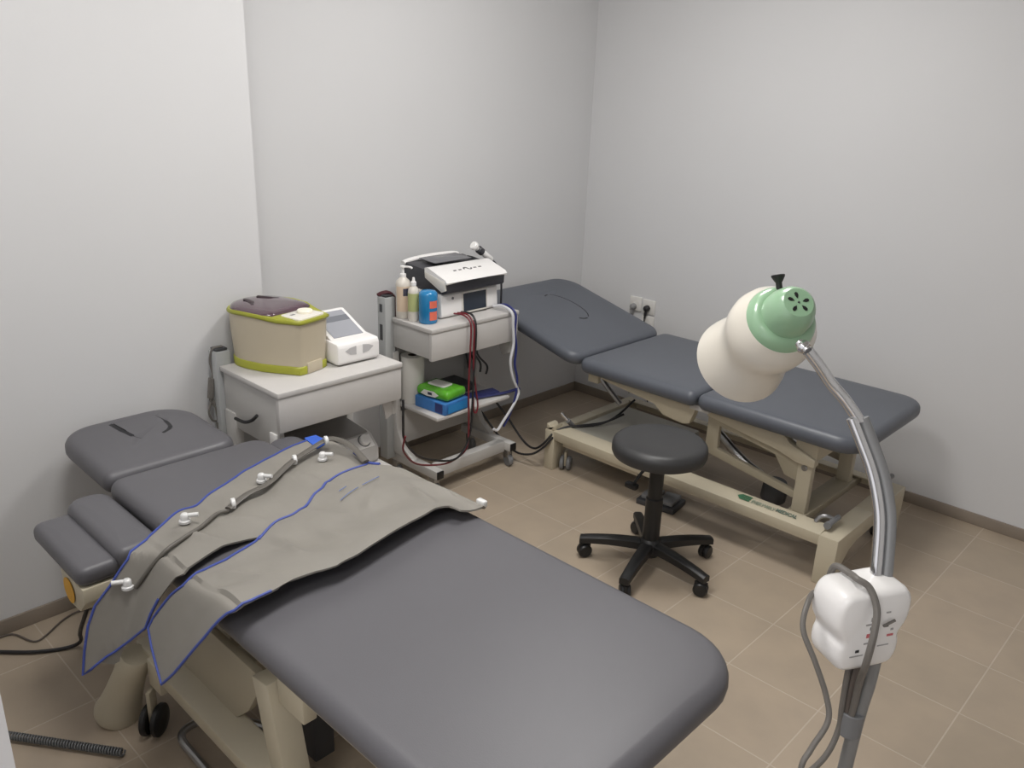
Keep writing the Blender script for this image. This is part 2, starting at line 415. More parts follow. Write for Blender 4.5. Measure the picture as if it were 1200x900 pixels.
# brake levers, rods
for y in (-.90, -.37):
    bm = B(); tube(bm, [(1.92, y, .212), (1.935, y + .01, .235), (1.96, y + .02, .24), (1.985, y + .03, .225)], .008, 8); o2('brake_lever', bm, STEEL)
    bm = B(); tube(bm, [(1.975, y - .025, .225), (1.98, y + .06, .232)], .011, 10, smooth=1); lathe(bm, [(.014, -.006), (.014, .006)], 14, axisM((1.975, y - .02, .224), (0, 1, 0))); o2('brake_pivot', bm, MIDGREY)
bm = B(); tube(bm, [(.655, -.905, .275), (.69, -.895, .245)], .0075, 10, smooth=1); o2('pedal', bm, CHROME, 'bright chrome pedal bar')
bm = B(); tube(bm, [(.69, -.895, .245), (.69, -.87, .22), (.695, -.84, .19)], .012, 8); o2('pedal_arm', bm, MIDGREY)
keep = obj
def obj(name, bm, m, parent=None, *a, **k):
    if parent is t2 or (parent is not None and parent.parent is t2): bmesh.ops.transform(bm, matrix=t2x, verts=bm.verts[:])
    return keep(name, bm, m, parent, *a, **k)
twin_caster('c', t2, (.70, -.905, 0), .034, MIDGREY, .5)
twin_caster('c', t2, (2.0, -.42, 0), .034, BLACKP, .2)
twin_caster('c', t2, (.70, -.36, 0), .034, MIDGREY, -.3)
obj = keep
# maker's mark on the side rail
fl = lambda x, y: frame((x - 1.35, y + .62, .2005 + (y + .965) * .21 + .0018), (1, 0, 0), (0, 1, .21))
plq = obj('logo_emblem', prism(B(), [(-.03, 0), (-.014, .016), (.028, .016), (.028, .008), (-.004, .008), (-.008, .004), (.028, .004), (.028, -.004), (-.008, -.004), (-.004, -.008), (.028, -.008), (.028, -.016), (-.014, -.016)], 'z', 0, .0006), LOGOG, t2, None, 'green arrow-like emblem on the rail', fl(1.635, -.922))
text('lettering', 'EVERYWAY', .027, fl(1.719, -.928), LOGOL, t2, .72, bold=.0008)
text('lettering', 'MEDICAL', .027, fl(1.815, -.924), LOGOT, t2, .76, bold=.0008)

# ---- near table
t1 = thing('treatment_table', 'grey treatment table with armrests in the foreground, under the air trousers', 'treatment table', (1.35, -2.70, 0))
t1x = Matrix.Translation((-1.35, 2.70, 0))
def o1(name, bm, m, label=None, parent=None, smooth=35):
    bmesh.ops.transform(bm, matrix=t1x, verts=bm.verts[:])
    return keep(name, bm, m, t1 if parent is None else parent, smooth, label)
ZT = .640
o1('foot_cushion', pad(B(), rrect(1.145, 2.40, -3.055, -2.345, (.15, .035, .035, .15)), ZT - .07, ZT, .033, .003), GREYVINYL)
o1('middle_cushion', pad(B(), rrect(.735, 1.137, -2.985, -2.50, (.03, .06, .04, .03)), ZT - .07, ZT, .030, .003), GREYVINYL)
bm = pad(B(), rrect(-.400, 0, -.240, .172, (.06, .13, .11, .03)), 0, .068, .030, .004)
HM1 = Matrix.Translation((.735 - 1.35, -2.745 + 2.70, ZT - .060)) @ Matrix.Rotation(math.radians(1.5), 4, 'Y')
h1 = keep('head_cushion', bm, GREYVINYL, t1, 35, 'head section with curved slots round the face plug', HM1)
h1.data.materials.append(SEAM)
zz = .0755
bm = B(); tube(bm, [(-.350, -.083, zz), (-.325, -.084, zz), (-.255, -.078, zz), (-.20, -.069, zz), (-.165, -.052, zz)], [.007, .0115, .0115, .009, .005, .003], 8)
tube(bm, [(-.352, .043, zz), (-.290, .054, zz), (-.230, .051, zz), (-.200, .040, zz), (-.182, .015, zz), (-.180, .0, zz)], [.003, .006, .008, .009, .008, .004], 8); cut(h1, bm, SEAM)
def armrest(ys, s):
    bm = B()
    x0, x1 = .735, 1.10
    a, b, c = 0, .118, .208
    n = len(rrect(x0, x1, 0, .1, .03))
    pad(bm, rrect(x0 + .0, x1, min(ys, ys + s * b), max(ys, ys + s * b), (.03, .05, .05, .03) if s < 0 else (.03, .05, .05, .03)), ZT - .085, ZT - .025, .024, .004)
    pad(bm, rrect(x0 + .03, x1 - .01, min(ys + s * (b - .02), ys + s * c), max(ys + s * (b - .02), ys + s * c), .028), ZT - .10, ZT - .048, .02, .004)
    return bm
ar = o1('armrest', armrest(-2.988, -1), GREYVINYL, 'side armrest pad with a lower outer wing')
o1('armrest', armrest(-2.497, 1), GREYVINYL)
# armrest bracket and yellow sticker
for ys, s in ((-2.99, -1), (-2.495, 1)):
    br = o1('armrest_bracket', prism(B(), [(.945, ZT - .10), (1.09, ZT - .10), (1.09, ZT - .14), (1.05, ZT - .18), (.98, ZT - .185), (.95, ZT - .16)], 'y', min(ys + s * .06, ys + s * .20), max(ys + s * .06, ys + s * .20), .004), CREAM)
    if s < 0:
        bm = B(); lathe(bm, [(.034, 0), (.034, .001)], 24, axisM((1.000, -3.1925, ZT - .140), (0, -1, 0))); o1('sticker', bm, YELLOW, 'yellow oval sticker', br)
# base
def obj(name, bm, m, parent=None, *a, **k):
    if parent is t1 or (parent is not None and parent.parent is t1): bmesh.ops.transform(bm, matrix=t1x, verts=bm.verts[:])
    return keep(name, bm, m, parent, *a, **k)
table_base(t1, 1.03, 2.33, -3.045, -2.40, .235, .07, .075, True)
twin_caster('c', t1, (1.045, -3.05, 0), .045, BLACKP, .7, .10)
twin_caster('c', t1, (1.045, -2.36, 0), .045, BLACKP, .2, .10)
twin_caster('c', t1, (2.30, -2.36, 0), .045, BLACKP, .2, .10)
# tapered round foot at the head end
M = axisM((.905, -3.10, .0), (.36, .20, 1))
obj('tubular_foot', lathe(B(), [(0, .006), (.050, .004), (.062, .014), (.064, .026), (.058, .045), (.050, .10), (.044, .17), (.043, .24), (.038, .247), (0, .248)], 28, M), CREAM, t1)
obj('foot_bracket', box(B(), .93, 1.06, -3.03, -2.96, .16, .232, .004), CREAM, t1)
for y0, y1 in ((-3.0, -2.955), (-2.45, -2.405)):
    obj('lift_arm', prism(B(), [(1.12, .236), (1.30, .44), (1.56, .44), (1.47, .30), (1.40, .236)], 'y', y0 + .012, y1 - .012, .003), CREAMD, t1)
    obj('upright', prism(B(), [(1.60, .236), (1.545, .46), (1.61, .47), (1.665, .236)], 'y', y0 - .01, y1 + .01, .004), CREAM, t1)
    obj('upper_rail', box(B(), .80, 2.25, y0, y1, .50, .565, .004), CREAM, t1)
    obj('upper_bracket', box(B(), 1.62, 1.72, y0 + .01, y1, .42, .505, .004), CREAM, t1)
obj('cross_bar', box(B(), 1.52, 1.60, -2.955, -2.45, .42, .47, .004), CREAMD, t1)
obj('cross_plate', box(B(), 1.15, 1.24, -2.95, -2.45, .18, .235, .004), CREAMD, t1)
for x in (.86, 1.20, 2.2): obj('cross_rail', box(B(), x, x + .05, -2.955, -2.45, .515, .563, .003), CREAMD, t1)
bm = B(); tube(bm, [(1.75, -2.7, .3), (1.45, -2.7, .42), (1.25, -2.7, .5)], .02, 10); obj('actuator', bm, STEEL, t1)
obj('motor', lathe(B(), [(.05, 0), (.055, .01), (.055, .09), (.04, .11), (0, .112)], 24, axisM((1.78, -2.70, .20), (-.4, 0, 1))), DKGREY, t1)
# foot-control bar low down along the near side
bm = B(); tube(bm, [(1.42, -2.80, .06), (1.26, -2.86, .05), (1.15, -2.93, .04), (1.125, -2.985, .035), (1.155, -3.025, .035), (1.28, -3.030, .035), (1.6, -3.032, .035), (2.0, -3.03, .035), (2.05, -2.98, .04), (2.05, -2.85, .05)], .011, 10)
obj('foot_bar', bm, STEEL, t1, 35, 'grey foot-control bar close to the floor')
obj('foot_bar_mount', box(B(), 1.40, 1.48, -2.82, -2.76, .04, .20, .004), DKGREY, t1)
obj = keep

# ------------------------------------------------------------------ air compression trousers draped over the near table
def ss(a, b, x):
    t = min(1, max(0, (x - a) / (b - a))); return t * t * (3 - 2 * t)
def drape(x, y):
    ye = -3.20 + .14 * ss(1.12, 1.24, x)
    z = .650
    d = max(0, ye - y); z -= 2.5 * ((d * d + .0004) ** .5 - .02)
    d = max(0, y + 2.35); z -= 2.0 * ((d * d + .0009) ** .5 - .03)
    return z + .028 * ss(1.40, 1.58, x) * (.25 + .75 * ss(-2.35, -2.50, y))
OUT = [(1.188, -3.245), (1.182, -3.232), (1.178, -3.215), (1.179, -3.194), (1.189, -3.158), (1.198, -3.115), (1.139, -3.016), (1.086, -2.891), (1.015, -2.756), (0.964, -2.621), (0.928, -2.499), (0.921, -2.418), (0.947, -2.398), (1.021, -2.393), (1.088, -2.393), (1.157, -2.398), (1.209, -2.375), (1.262, -2.338), (1.353, -2.331), (1.444, -2.326), (1.513, -2.322), (1.56, -2.318), (1.585, -2.325), (1.600, -2.365), (1.591, -2.422), (1.56, -2.433), (1.555, -2.478), (1.57, -2.576), (1.587, -2.668), (1.604, -2.755), (1.61, -2.818), (1.598, -2.866), (1.596, -2.918), (1.604, -2.979), (1.609, -3.028), (1.605, -3.064), (1.577, -3.084), (1.545, -3.106), (1.503, -3.129), (1.47, -3.146), (1.431, -3.161), (1.391, -3.152), (1.349, -3.142), (1.313, -3.131), (1.323, -3.119), (1.36, -3.092), (1.392, -3.074), (1.392, -3.023), (1.382, -2.966), (1.361, -2.911), (1.339, -2.865), (1.324, -2.845), (1.318, -2.876), (1.323, -2.941), (1.339, -2.996), (1.363, -3.059), (1.339, -3.086), (1.319, -3.103), (1.306, -3.119), (1.302, -3.133), (1.281, -3.142), (1.255, -3.153), (1.232, -3.164), (1.22, -3.179), (1.21, -3.195), (1.202, -3.212), (1.195, -3.229)]
SEAMP = [(1.334, -2.855), (1.294, -2.786), (1.285, -2.716), (1.231, -2.626), (1.18, -2.534), (1.169, -2.464), (1.167, -2.405)]
def gz(x, y):
    """drape plus the puffiness and creases of the air chambers"""
    z = drape(x, y)
    ins = 1 if -3.05 < y < -2.36 else .35
    n = noise.noise(Vector((x * 7, y * 7, 1.3))) * .0045 + noise.noise(Vector((x * 20, y * 14, 4.1))) * .0022
    dmin = min(((x - a) ** 2 + (y - b) ** 2) for a, b in SEAMF) ** .5
    cz = 0
    for (ax_, ay_), (bx_, by_), h_ in FOLDS:
        ux, uy = bx_ - ax_, by_ - ay_; L_ = ux * ux + uy * uy; t_ = max(0, min(1, ((x - ax_) * ux + (y - ay_) * uy) / L_))
        d2 = (x - ax_ - t_ * ux) ** 2 + (y - ay_ - t_ * uy) ** 2
        cz += h_ * math.exp(-d2 / .00014) * math.sin(PI * (.15 + .7 * t_))
    n += cz
    fold = .012 * math.sin(26 * (x * .55 - y) + 5 * noise.noise(Vector((x * 4, y * 4, 9)))) * max(0, noise.noise(Vector((x * 5, y * 5, 2.2))) + .15)
    return z + .004 + ins * (n * 1.25 + fold + .010 * ss(0, .09, dmin))
FOLDS = (((1.369, -2.425), (1.50, -2.44), .011), ((1.362, -2.826), (1.51, -2.845), .010), ((1.30, -2.93), (1.20, -2.99), .009), ((1.27, -2.80), (1.17, -2.90), .007), ((1.44, -2.62), (1.33, -2.50), .006), ((1.50, -2.72), (1.38, -2.74), .007), ((1.55, -2.94), (1.43, -3.0), .008), ((1.10, -2.60), (1.24, -2.55), .006), ((1.235, -3.10), (1.30, -3.05), .007), ((1.02, -2.62), (1.12, -2.64), .006))
SEAMF = [(p.x, p.y) for p in cr([(a, b, 0) for a, b in SEAMP], 5)]
tr = thing('compression_trousers', 'grey-beige air compression trousers with blue edging spread over the near table', 'compression trousers', (1.3, -2.7, .65))
TX = Matrix.Translation((-1.3, 2.7, -.65))
def ot(name, bm, m, label=None, parent=None, smooth=50):
    bmesh.ops.transform(bm, matrix=TX, verts=bm.verts[:]); return obj(name, bm, m, tr if parent is None else parent, smooth, label)
edge = []
for i, p in enumerate(OUT):
    q = OUT[(i + 1) % len(OUT)]; d = math.hypot(q[0] - p[0], q[1] - p[1]); k = max(1, int(d / .014))
    for j in range(k): edge.append((p[0] + (q[0] - p[0]) * j / k, p[1] + (q[1] - p[1]) * j / k))
def inside(x, y):
    c = False; n = len(edge)
    for i in range(n):
        x0, y0 = edge[i]; x1, y1 = edge[i - 1]
        if (y0 > y) != (y1 > y) and x < (x1 - x0) * (y - y0) / (y1 - y0) + x0: c = not c
    return c
grid = []
y = -3.25
while y < -2.3:
    st = .006 if y < -3.03 or y > -2.4 else .0095
    x = .9 + (.5 * st if int(y * 1000) % 2 else 0)
    while x < 1.65:
        if inside(x, y) and min((x - a) ** 2 + (y - b) ** 2 for a, b in edge) > (.6 * st) ** 2: grid.append((x, y))
        x += st * 1.6 if st < .01 else st
    y += st
pts = [Vector(p) for p in edge + grid]; ne = len(edge)
res = delaunay_2d_cdt(pts, [(i, (i + 1) % ne) for i in range(ne)], [], 1, 1e-6)
bm = B(); vs = [bm.verts.new((v.x, v.y, gz(v.x, v.y))) for v in res[0]]
for f in res[2]:
    c = sum((res[0][i] for i in f), Vector((0, 0))) / len(f)
    if inside(c.x, c.y):
        try: bm.faces.new([vs[i] for i in f])
        except ValueError: pass
bmesh.ops.delete(bm, geom=[v for v in bm.verts if not v.link_faces], context='VERTS')
ff = bm.faces[:]; bmesh.ops.recalc_face_normals(bm, faces=ff)
if sum(f.normal.z for f in ff) < 0: bmesh.ops.reverse_faces(bm, faces=ff)
tf = bmesh.ops.solidify(bm, geom=bm.faces[:], thickness=.005)
ot('fabric_shell', bm, FABRIC)
# blue edging along legs and top hem, in two runs (the open side is unpiped)
E3 = lambda a, b: [(x, y, gz(x, y) + .001) for x, y in (edge[a:b] if a < b else edge[a:] + edge[:b])]
def near(p): return min(range(ne), key=lambda i: (edge[i][0] - p[0]) ** 2 + (edge[i][1] - p[1]) ** 2)
bm = B()
tube(bm, E3(near((1.604, -2.979)), near((1.324, -2.845)) + 1), .0032, 6, smooth=1)
ot('blue_edging', bm, PIPING, 'blue piping round the lower trouser leg')
bm = B(); tube(bm, E3(near((1.319, -3.103)), near((1.188, -3.245))) + E3(near((1.188, -3.245)), near((.921, -2.418))), .0032, 6, smooth=1)
ot('blue_edging', bm, PIPING)
bm = B(); tube(bm, [(x, y, gz(x, y) + .001) for x, y in SEAMF], .0038, 6, smooth=1)
ot('centre_seam', bm, PIPING, 'blue seam between the two legs')
bm = B(); tube(bm, E3(near((1.088, -2.393)), near((1.209, -2.375))), .005, 6, smooth=1); ot('blue_edging', bm, PIPING)
q = [(0.91, -2.451), (0.913, -2.412), (0.983, -2.412), (0.992, -2.459)]
bm = B(); prism(bm, q, 'z', 0, .003)
for v in bm.verts: v.co.z += gz(v.co.x, v.co.y) + .003
ot('hook_tab', bm, TABBLUE, 'bright blue fastening tab')
HOSE = [(1.169, -2.41, .012), (1.117, -2.405, .022), (1.076, -2.406, .030), (1.035, -2.414, .034), (1.01, -2.432, .032), (1.01, -2.48, .026), (1.059, -2.592, .018), (1.126, -2.703, .016), (1.154, -2.783, .014), (1.176, -2.848, .012)]
bm = B(); tube(bm, [(x, y, gz(x, y) + h) for x, y, h in HOSE], .0115, 8, flat=.45); ot('hose_bundle', bm, HOSEM, 'flat taupe air hose bundle')
HOSE2 = [(1.176, -2.848), (1.181, -2.883), (1.219, -2.943), (1.245, -3.000), (1.262, -3.06), (1.225, -3.115)]
bm = B(); tube(bm, [(x, y, gz(x, y) + .006) for x, y in HOSE2], .0055, 8); ot('air_hose', bm, HOSEM)
for (x, y), d in (((1.178, -2.963), (.55, .8)), ((1.212, -3.128), (-.4, -.9)), ((1.087, -2.701), (.8, .5)), ((1.066, -2.49), (.7, .6))):
    z = gz(x, y) + .004; bm = B()
    lathe(bm, [(.014, 0), (.014, .006), (.010, .008), (.010, .02), (.007, .024), (0, .025)], 18, Matrix.Translation((x, y, z)))
    tube(bm, [(x, y, z + .018), (x + d[0] * .034, y + d[1] * .034, z + .020)], .0055, 10, smooth=1)
    e = ot('elbow_connector', bm, CONN)
for x, y, h in ((1.012, -2.44, .032), (1.169, -2.83, .014), (1.048, -2.572, .018)):
    bm = B(); lathe(bm, [(.0135, -.005), (.0145, -.004), (.0145, .004), (.0135, .005)], 16, axisM((x, y, gz(x, y) + h), (.3, .9, 0))); ot('hose_clip', bm, CONN)
bm = B(); box(bm, 1.545, 1.575, -2.325, -2.308, .640, .660, .004); ot('end_connector', bm, CONN)
bm = B()
for a, b in (((1.321, -2.606), (1.305, -2.537)), ((1.301, -2.52), (1.288, -2.454)), ((1.285, -2.585), (1.276, -2.556))):
    tube(bm, [(a[0] + (b[0] - a[0]) * k / 5, a[1] + (b[1] - a[1]) * k / 5, gz(a[0] + (b[0] - a[0]) * k / 5, a[1] + (b[1] - a[1]) * k / 5) + .0058) for k in range(6)], .0012, 5, smooth=1)
ot('faint_print', bm, INKB, 'faint blue printed lines')

# ------------------------------------------------------------------ equipment trolleys
def trolley(xf, y0, y1, depth, zt, label, post_y, post_h, slots=False, skirt=.135, top_depth=None):
    """local frame: front at x=0, back at x=-depth, y from 0 to w"""
    w = y1 - y0
    t = thing('equipment_trolley', label, 'trolley', (xf, y0, 0), group='grey laminate equipment trolleys')
    td = top_depth or depth
    obj('tabletop', box(B(), -td, 0, 0, w, zt - .02, zt, .004), LTGREY, t)
    obj('front_apron', box(B(), -.022, -.004, .004, w - .004, zt - .140, zt - .0205, .002), LTGREY, t)
    for ya in (.012, w - .03):
        obj('side_panel', prism(B(), [(-depth, zt - .0205), (-.024, zt - .0205), (-.024, zt - .20), (-.075, zt - .225), (-.10, zt - .16), (-depth, zt - .16)] if ya > .1 else [(-depth, zt - .0205), (-.024, zt - .0205), (-.024, zt - skirt), (-depth, zt - skirt)], 'y', ya, ya + .018, .002), LTGREY2, t)
    for ya in (.006, w - .036):
        obj('side_leg', prism(B(), [(-depth, zt - .16), (-depth + .07, zt - .16), (-depth + .075, .36), (-depth + .09, .24), (-depth + .13, .17), (-depth + .20, .126), (-depth, .126)], 'y', ya, ya + .03, .003), LTGREY2, t)
    obj('back_panel', box(B(), -depth + .002, -depth + .012, .037, w - .037, .20, zt - .03, .002), LTGREY2, t)
    obj('shelf', box(B(), -depth + .014, -.005, .038, w - .038, .345, .362, .004), LTGREY, t)
    obj('lower_panel', box(B(), -depth + .06, -depth + .072, .037, w - .037, .16, .32, .002), LTGREY2, t)
    for ya in (.012, w - .052):
        sb = obj('base_beam', box(B(), -depth + .01, .02, ya, ya + .04, .085, .125, .003), LTGREY2, t)
        obj('end_cap', box(B(), .018, .026, ya + .002, ya + .038, .087, .123, .002), BLACKP, sb)
    obj('front_beam', box(B(), -.06, -.015, .052, w - .052, .075, .13, .003), LTGREY2, t)
    for cx, cy in ((-.02, .03), (-.02, w - .03), (-depth + .05, .03), (-depth + .05, w - .03)):
        bm = B(); box(bm, cx - .012, cx + .022, cy - .016, cy + .016, .045, .085, .004); c = obj('caster', bm, STEEL, t)
        bm = B(); lathe(bm, [(.008, -.012), (.028, -.012), (.031, -.008), (.031, .008), (.028, .012), (.008, .012)], 22, axisM((cx + .012, cy, .031), (.25, 1, 0))); obj('wheel', bm, MIDGREY, c)
    if skirt > .2:
        obj('side_bracket', box(B(), -.075, -.035, .004, .0125, zt - .21, zt - .155, .002), WHITEP, t)
        obj('front_bracket', prism(B(), [(w - .075, zt - .1415), (w - .002, zt - .1415), (w - .006, zt - .185), (w - .058, zt - .215)], 'x', -.034, -.026, .001), LTGREY, t)
    # cable post at the back of the near side
    px0 = -td - .060
    pb = B(); box(pb, px0, px0 + .056, post_y - .028, post_y + .028, .10, post_h, .006); p = obj('cable_post', pb, POSTG, t)
    pc = B(); box(pc, px0 + .006, px0 + .050, post_y - .022, post_y + .022, post_h, post_h + .010, .004); obj('post_cap', pc, DKGREY, p)
    if slots:
        for z0, z1 in ((post_h - .065, post_h - .03), (post_h - .19, post_h - .12)):
            obj('slot', box(B(), px0 + .018, px0 + .036, post_y - .0295, post_y - .0275, z0, z1), DKGREY, p, None)
    return t
tA = trolley(.748, -2.44, -1.93, .378, .765, 'grey trolley carrying the wax bath, beside the near table head', .020, .812, False, .215)
tB = trolley(.495, -1.573, -1.05, .33, .765, 'grey trolley in the recess carrying the stacked devices and bottles', -.004, .852, True, .135, .262)

bm = B()
for k in range(2): tube(bm, [(.17 + .012 * k, -1.60, .855), (.185 + .012 * k, -1.585, .866), (.198 + .012 * k, -1.562, .866), (.205 + .01 * k, -1.537, .83), (.208 + .012 * k, -1.538, .76), (.208 + .012 * k, -1.541, .69), (.205 + .012 * k, -1.548, .60), (.205 + .012 * k, -1.556, .50)], .007, 7)
tag(obj('red_lead_bundle', bm, mat('maroon_cable', '#4c1c24', .5)), 'maroon leads hung over the far trolley post', 'cables')
# power lead hanging on the nearer trolley's post
bm = B()
tube(bm, [(.350, -2.412, .826), (.340, -2.440, .822), (.334, -2.450, .80), (.33, -2.452, .769), (.33, -2.447, .72), (.33, -2.461, .676), (.33, -2.463, .628), (.33, -2.440, .59), (.33, -2.436, .555), (.33, -2.460, .552), (.33, -2.473, .588), (.33, -2.455, .632), (.335, -2.447, .587), (.335, -2.442, .51)], .0042, 7)
for a, b, r in (((.33, -2.452, .712), (.33, -2.462, .640), .012), ((.335, -2.447, .545), (.335, -2.443, .51), .007)): tube(bm, [a, b], r, 8, smooth=1)
tag(obj('power_lead', bm, CABLEG), 'coiled grey power lead hanging on the near trolley post', 'cable')
bm = B(); tube(bm, [(.47, -2.447, .60), (.53, -2.447, .605), (.58, -2.447, .625), (.62, -2.447, .655)], .006, 7)
tag(obj('black_strap', bm, BLACKC), 'short black lead across the near trolley side panel', 'cable')

# ------------------------------------------------------------------ paraffin bath
pbx, pby, pbz = .455, -2.268, .765
tb = thing('paraffin_bath', 'cream paraffin wax bath with lime trim and plum lid on trolley', 'wax bath', (pbx, pby, pbz), math.radians(14))
def bath_outline(s=1, grow=0):
    P = []
    for k in range(40):
        a = 2 * PI * k / 40
        x = math.cos(a); y = math.sin(a)
        P.append((-.045 + (.115 + grow) * x, (.118 + grow) * y) if x < 0 else None)
    back = [p for p in P if p]
    back = sorted(back, key=lambda p: math.atan2(p[1], p[0] + .045) % (2 * PI))
    ctrl = [(-.02, -.119 - grow), (.05, -.113 - grow), (.11, -.094 - grow), (.155, -.076 - grow), (.185 + grow, -.066 - grow), (.19 + grow, -.05), (.192 + grow, 0), (.19 + grow, .05), (.185 + grow, .066 + grow), (.155, .076 + grow), (.11, .094 + grow), (.05, .113 + grow), (-.02, .119 + grow)]
    pts = ctrl + back
    return [(x * s, y * s) for x, y in pts]
def loft(bm, secs, cap=True):
    rings = [[bm.verts.new((x, y, z(x, y) if callable(z) else z)) for x, y in o] for o, z in secs]
    n = len(rings[0])
    for a, b in zip(rings, rings[1:]):
        for i in range(n): bm.faces.new((a[i], a[(i + 1) % n], b[(i + 1) % n], b[i]))
    if cap: bm.faces.new(rings[0][::-1]); bm.faces.new(rings[-1])
    return bm
ztop = lambda dz: (lambda x, y: .188 + dz + .012 * ss(.13, .02, x) * ss(-.19, -.02, x))
obj('bath_body', loft(B(), [(bath_outline(.93), .004), (bath_outline(.945), .03), (bath_outline(.985), .12), (bath_outline(1), ztop(-.006))]), BATHB, tb, 60)
bm = loft(B(), [(bath_outline(.93, .000), 0), (bath_outline(.94, .004), .002), (bath_outline(.945, .004), .026), (bath_outline(.945), .030)], True)
bs = obj('base_trim', bm, LIME, tb, 50)
obj('front_notch', box(B(), .174, .1865, -.036, .036, 0.001, .040, .002), BATHB, tb, 35)
obj('rim_trim', loft(B(), [(bath_outline(.995, .001), ztop(-.010)), (bath_outline(1, .006), ztop(-.006)), (bath_outline(1, .007), ztop(0)), (bath_outline(1, .003), ztop(.006)), (bath_outline(.955, 0), ztop(.004))]), LIME, tb, 50)
def lid_outline(s):
    return [(-.05 + (min(x, .088) + .05) * s, y * s) for x, y in bath_outline(.965)]
obj('lid', loft(B(), [(lid_outline(1), .190), (lid_outline(1), .2015), (lid_outline(.96), .207), (lid_outline(.80), .213), (lid_outline(.5), .217), (lid_outline(.15), .218)]), LID, tb, 50)
for s in (-1, 1):
    bm = B(); pts = [(-.10, s * .030, .2185), (-.065, s * .038, .218), (-.03, s * .062, .2155)]
    tube(bm, pts, [.010, .011, .007], 8, flat=.3); obj('lid_grip', bm, LIDD, tb)
obj('control_panel', pad(B(), rrect(.090, .184, -.062, .062, .012, 4), .186, .1985, .004), OFFWH, tb)
obj('dial', lathe(B(), [(.027, 0), (.027, .008), (.024, .011), (0, .012)], 28, Matrix.Translation((.132, .018, .198))), KNOBC, tb)
obj('display', box(B(), .118, .128, -.04, -.022, .1985, .1992), MIDGREY, tb, None)

# ------------------------------------------------------------------ small device with a sloping screen
td = thing('electrotherapy_device', 'small white device with a sloping pale screen beside the wax bath', 'therapy device', (.655, -2.142, .765), math.radians(-1))
P = [(-.24, .006), (-.24, .078), (-.21, .092), (-.012, .083), (0, .073), (0, .012), (-.01, .004)]
obj('housing', prism(B(), P, 'y', 0, .18, .009), WHITEP, td)
hd = obj('screen_hood', prism(B(), [(-.222, .08), (-.222, .150), (-.204, .152), (-.05, .085)], 'y', .008, .165, .004), WHITEP, td)
Ms = frame((-.127, .0865, .1195), (0, 1, 0), (-.154, 0, .067))
obj('screen', box(B(), -.062, .062, -.075, .072, .0, .0012, M=Ms), LCD, hd, None)
obj('screen_band', box(B(), -.062, .062, .012, .042, .0012, .0018, M=Ms), LCDD, hd, None)
for s in (-1, 1):
    poly = [(.09 + s * .014, .036), (.09 + s * .014, .068), (.09 + s * .040, .064), (.09 + s * .060, .055), (.09 + s * .040, .040)]
    obj('vent_panel', prism(B(), poly, 'x', -.0005, .0012), mat('pale_grey_vent', '#b9b7b8', .5), td, None)

# ------------------------------------------------------------------ pump unit on the lower level of the near trolley
tp = thing('compression_pump', 'light grey air pump with a round white dial, low on the near trolley', 'air pump', (.665, -2.285, .362))
P = [(-.24, .002), (-.24, .11), (-.20, .12), (-.05, .105), (0, .06), (0, .01), (-.006, .002)]
obj('pump_housing', prism(B(), P, 'y', 0, .305, .008), LTGREY, tp)
obj('pump_lid', prism(B(), [(-.235, .112), (-.20, .1225), (-.06, .1085), (-.05, .1065), (-.06, .112), (-.2, .126), (-.235, .117)], 'y', .015, .29, .001), mat('taupe_grey', '#8f8b87', .5), tp)
Mp = frame((-.025, .20, .0835), (0, 1, 0), (-.05, 0, .045))
obj('front_panel', box(B(), -.09, .09, -.026, .026, 0, .002, .0008, M=Mp), WHITEP, tp)
obj('dial', lathe(B(), [(.021, 0), (.021, .014), (.018, .017), (0, .0175)], 24, Mp @ Matrix.Translation((.055, .004, .002))), WHITEP, tp)
obj('dial_ring', lathe(B(), [(.025, 0), (.025, .002), (.021, .003)], 24, Mp @ Matrix.Translation((.055, .004, .001)), cap=False), MIDGREY, tp)
obj('switch', box(B(), -.10, -.05, .305, .309, .03, .055, .002), BLACKP, tp)

# ------------------------------------------------------------------ stacked devices on the far trolley
mx, my = .40, -1.435
tu = thing('therapy_console', 'white console with a dark touch screen, lower of the two stacked devices', 'therapy device', (mx, my, .765))
P = [(-.20, .004), (-.20, .108), (-.02, .108), (-.006, .100), (0, .015), (-.006, .004)]
obj('housing', prism(B(), P, 'y', 0, .34, .006), WHITEP, tu)
Mf = frame((-.0022, .20, .054), (0, 1, 0), (-.006, 0, .095))
bz = obj('screen_bezel', box(B(), -.082, .072, -.046, .050, .0, .0022, .001, M=Mf), OFFWH, tu)
obj('screen', box(B(), -.074, .064, -.038, .042, .0022, .0030, M=Mf), SCREEN, bz, None)
for i, (yy, mm) in enumerate(((.055, REDC), (.078, REDC), (.100, BLACKC))):
    obj('lead_socket', lathe(B(), [(.010, 0), (.010, .012), (.006, .016), (0, .016)], 14, axisM((.0, yy, .022), (1, 0, 0))), mm, tu)
obj('button', lathe(B(), [(.006, 0), (.006, .002), (0, .0025)], 14, axisM((-.003, .065, .085), (1, 0, .05))), MIDGREY, tu)
tl = thing('laser_console', 'white and charcoal device with a sloping lid, stacked on the white console', 'therapy device', (mx, my, .8735))
Pb = [(-.265, .0), (-.265, .085), (-.25, .102), (-.10, .090), (.030, .052), (.028, .010), (.0, .0)]
obj('body', prism(B(), Pb, 'y', .002, .35, .006), CHARC, tl)
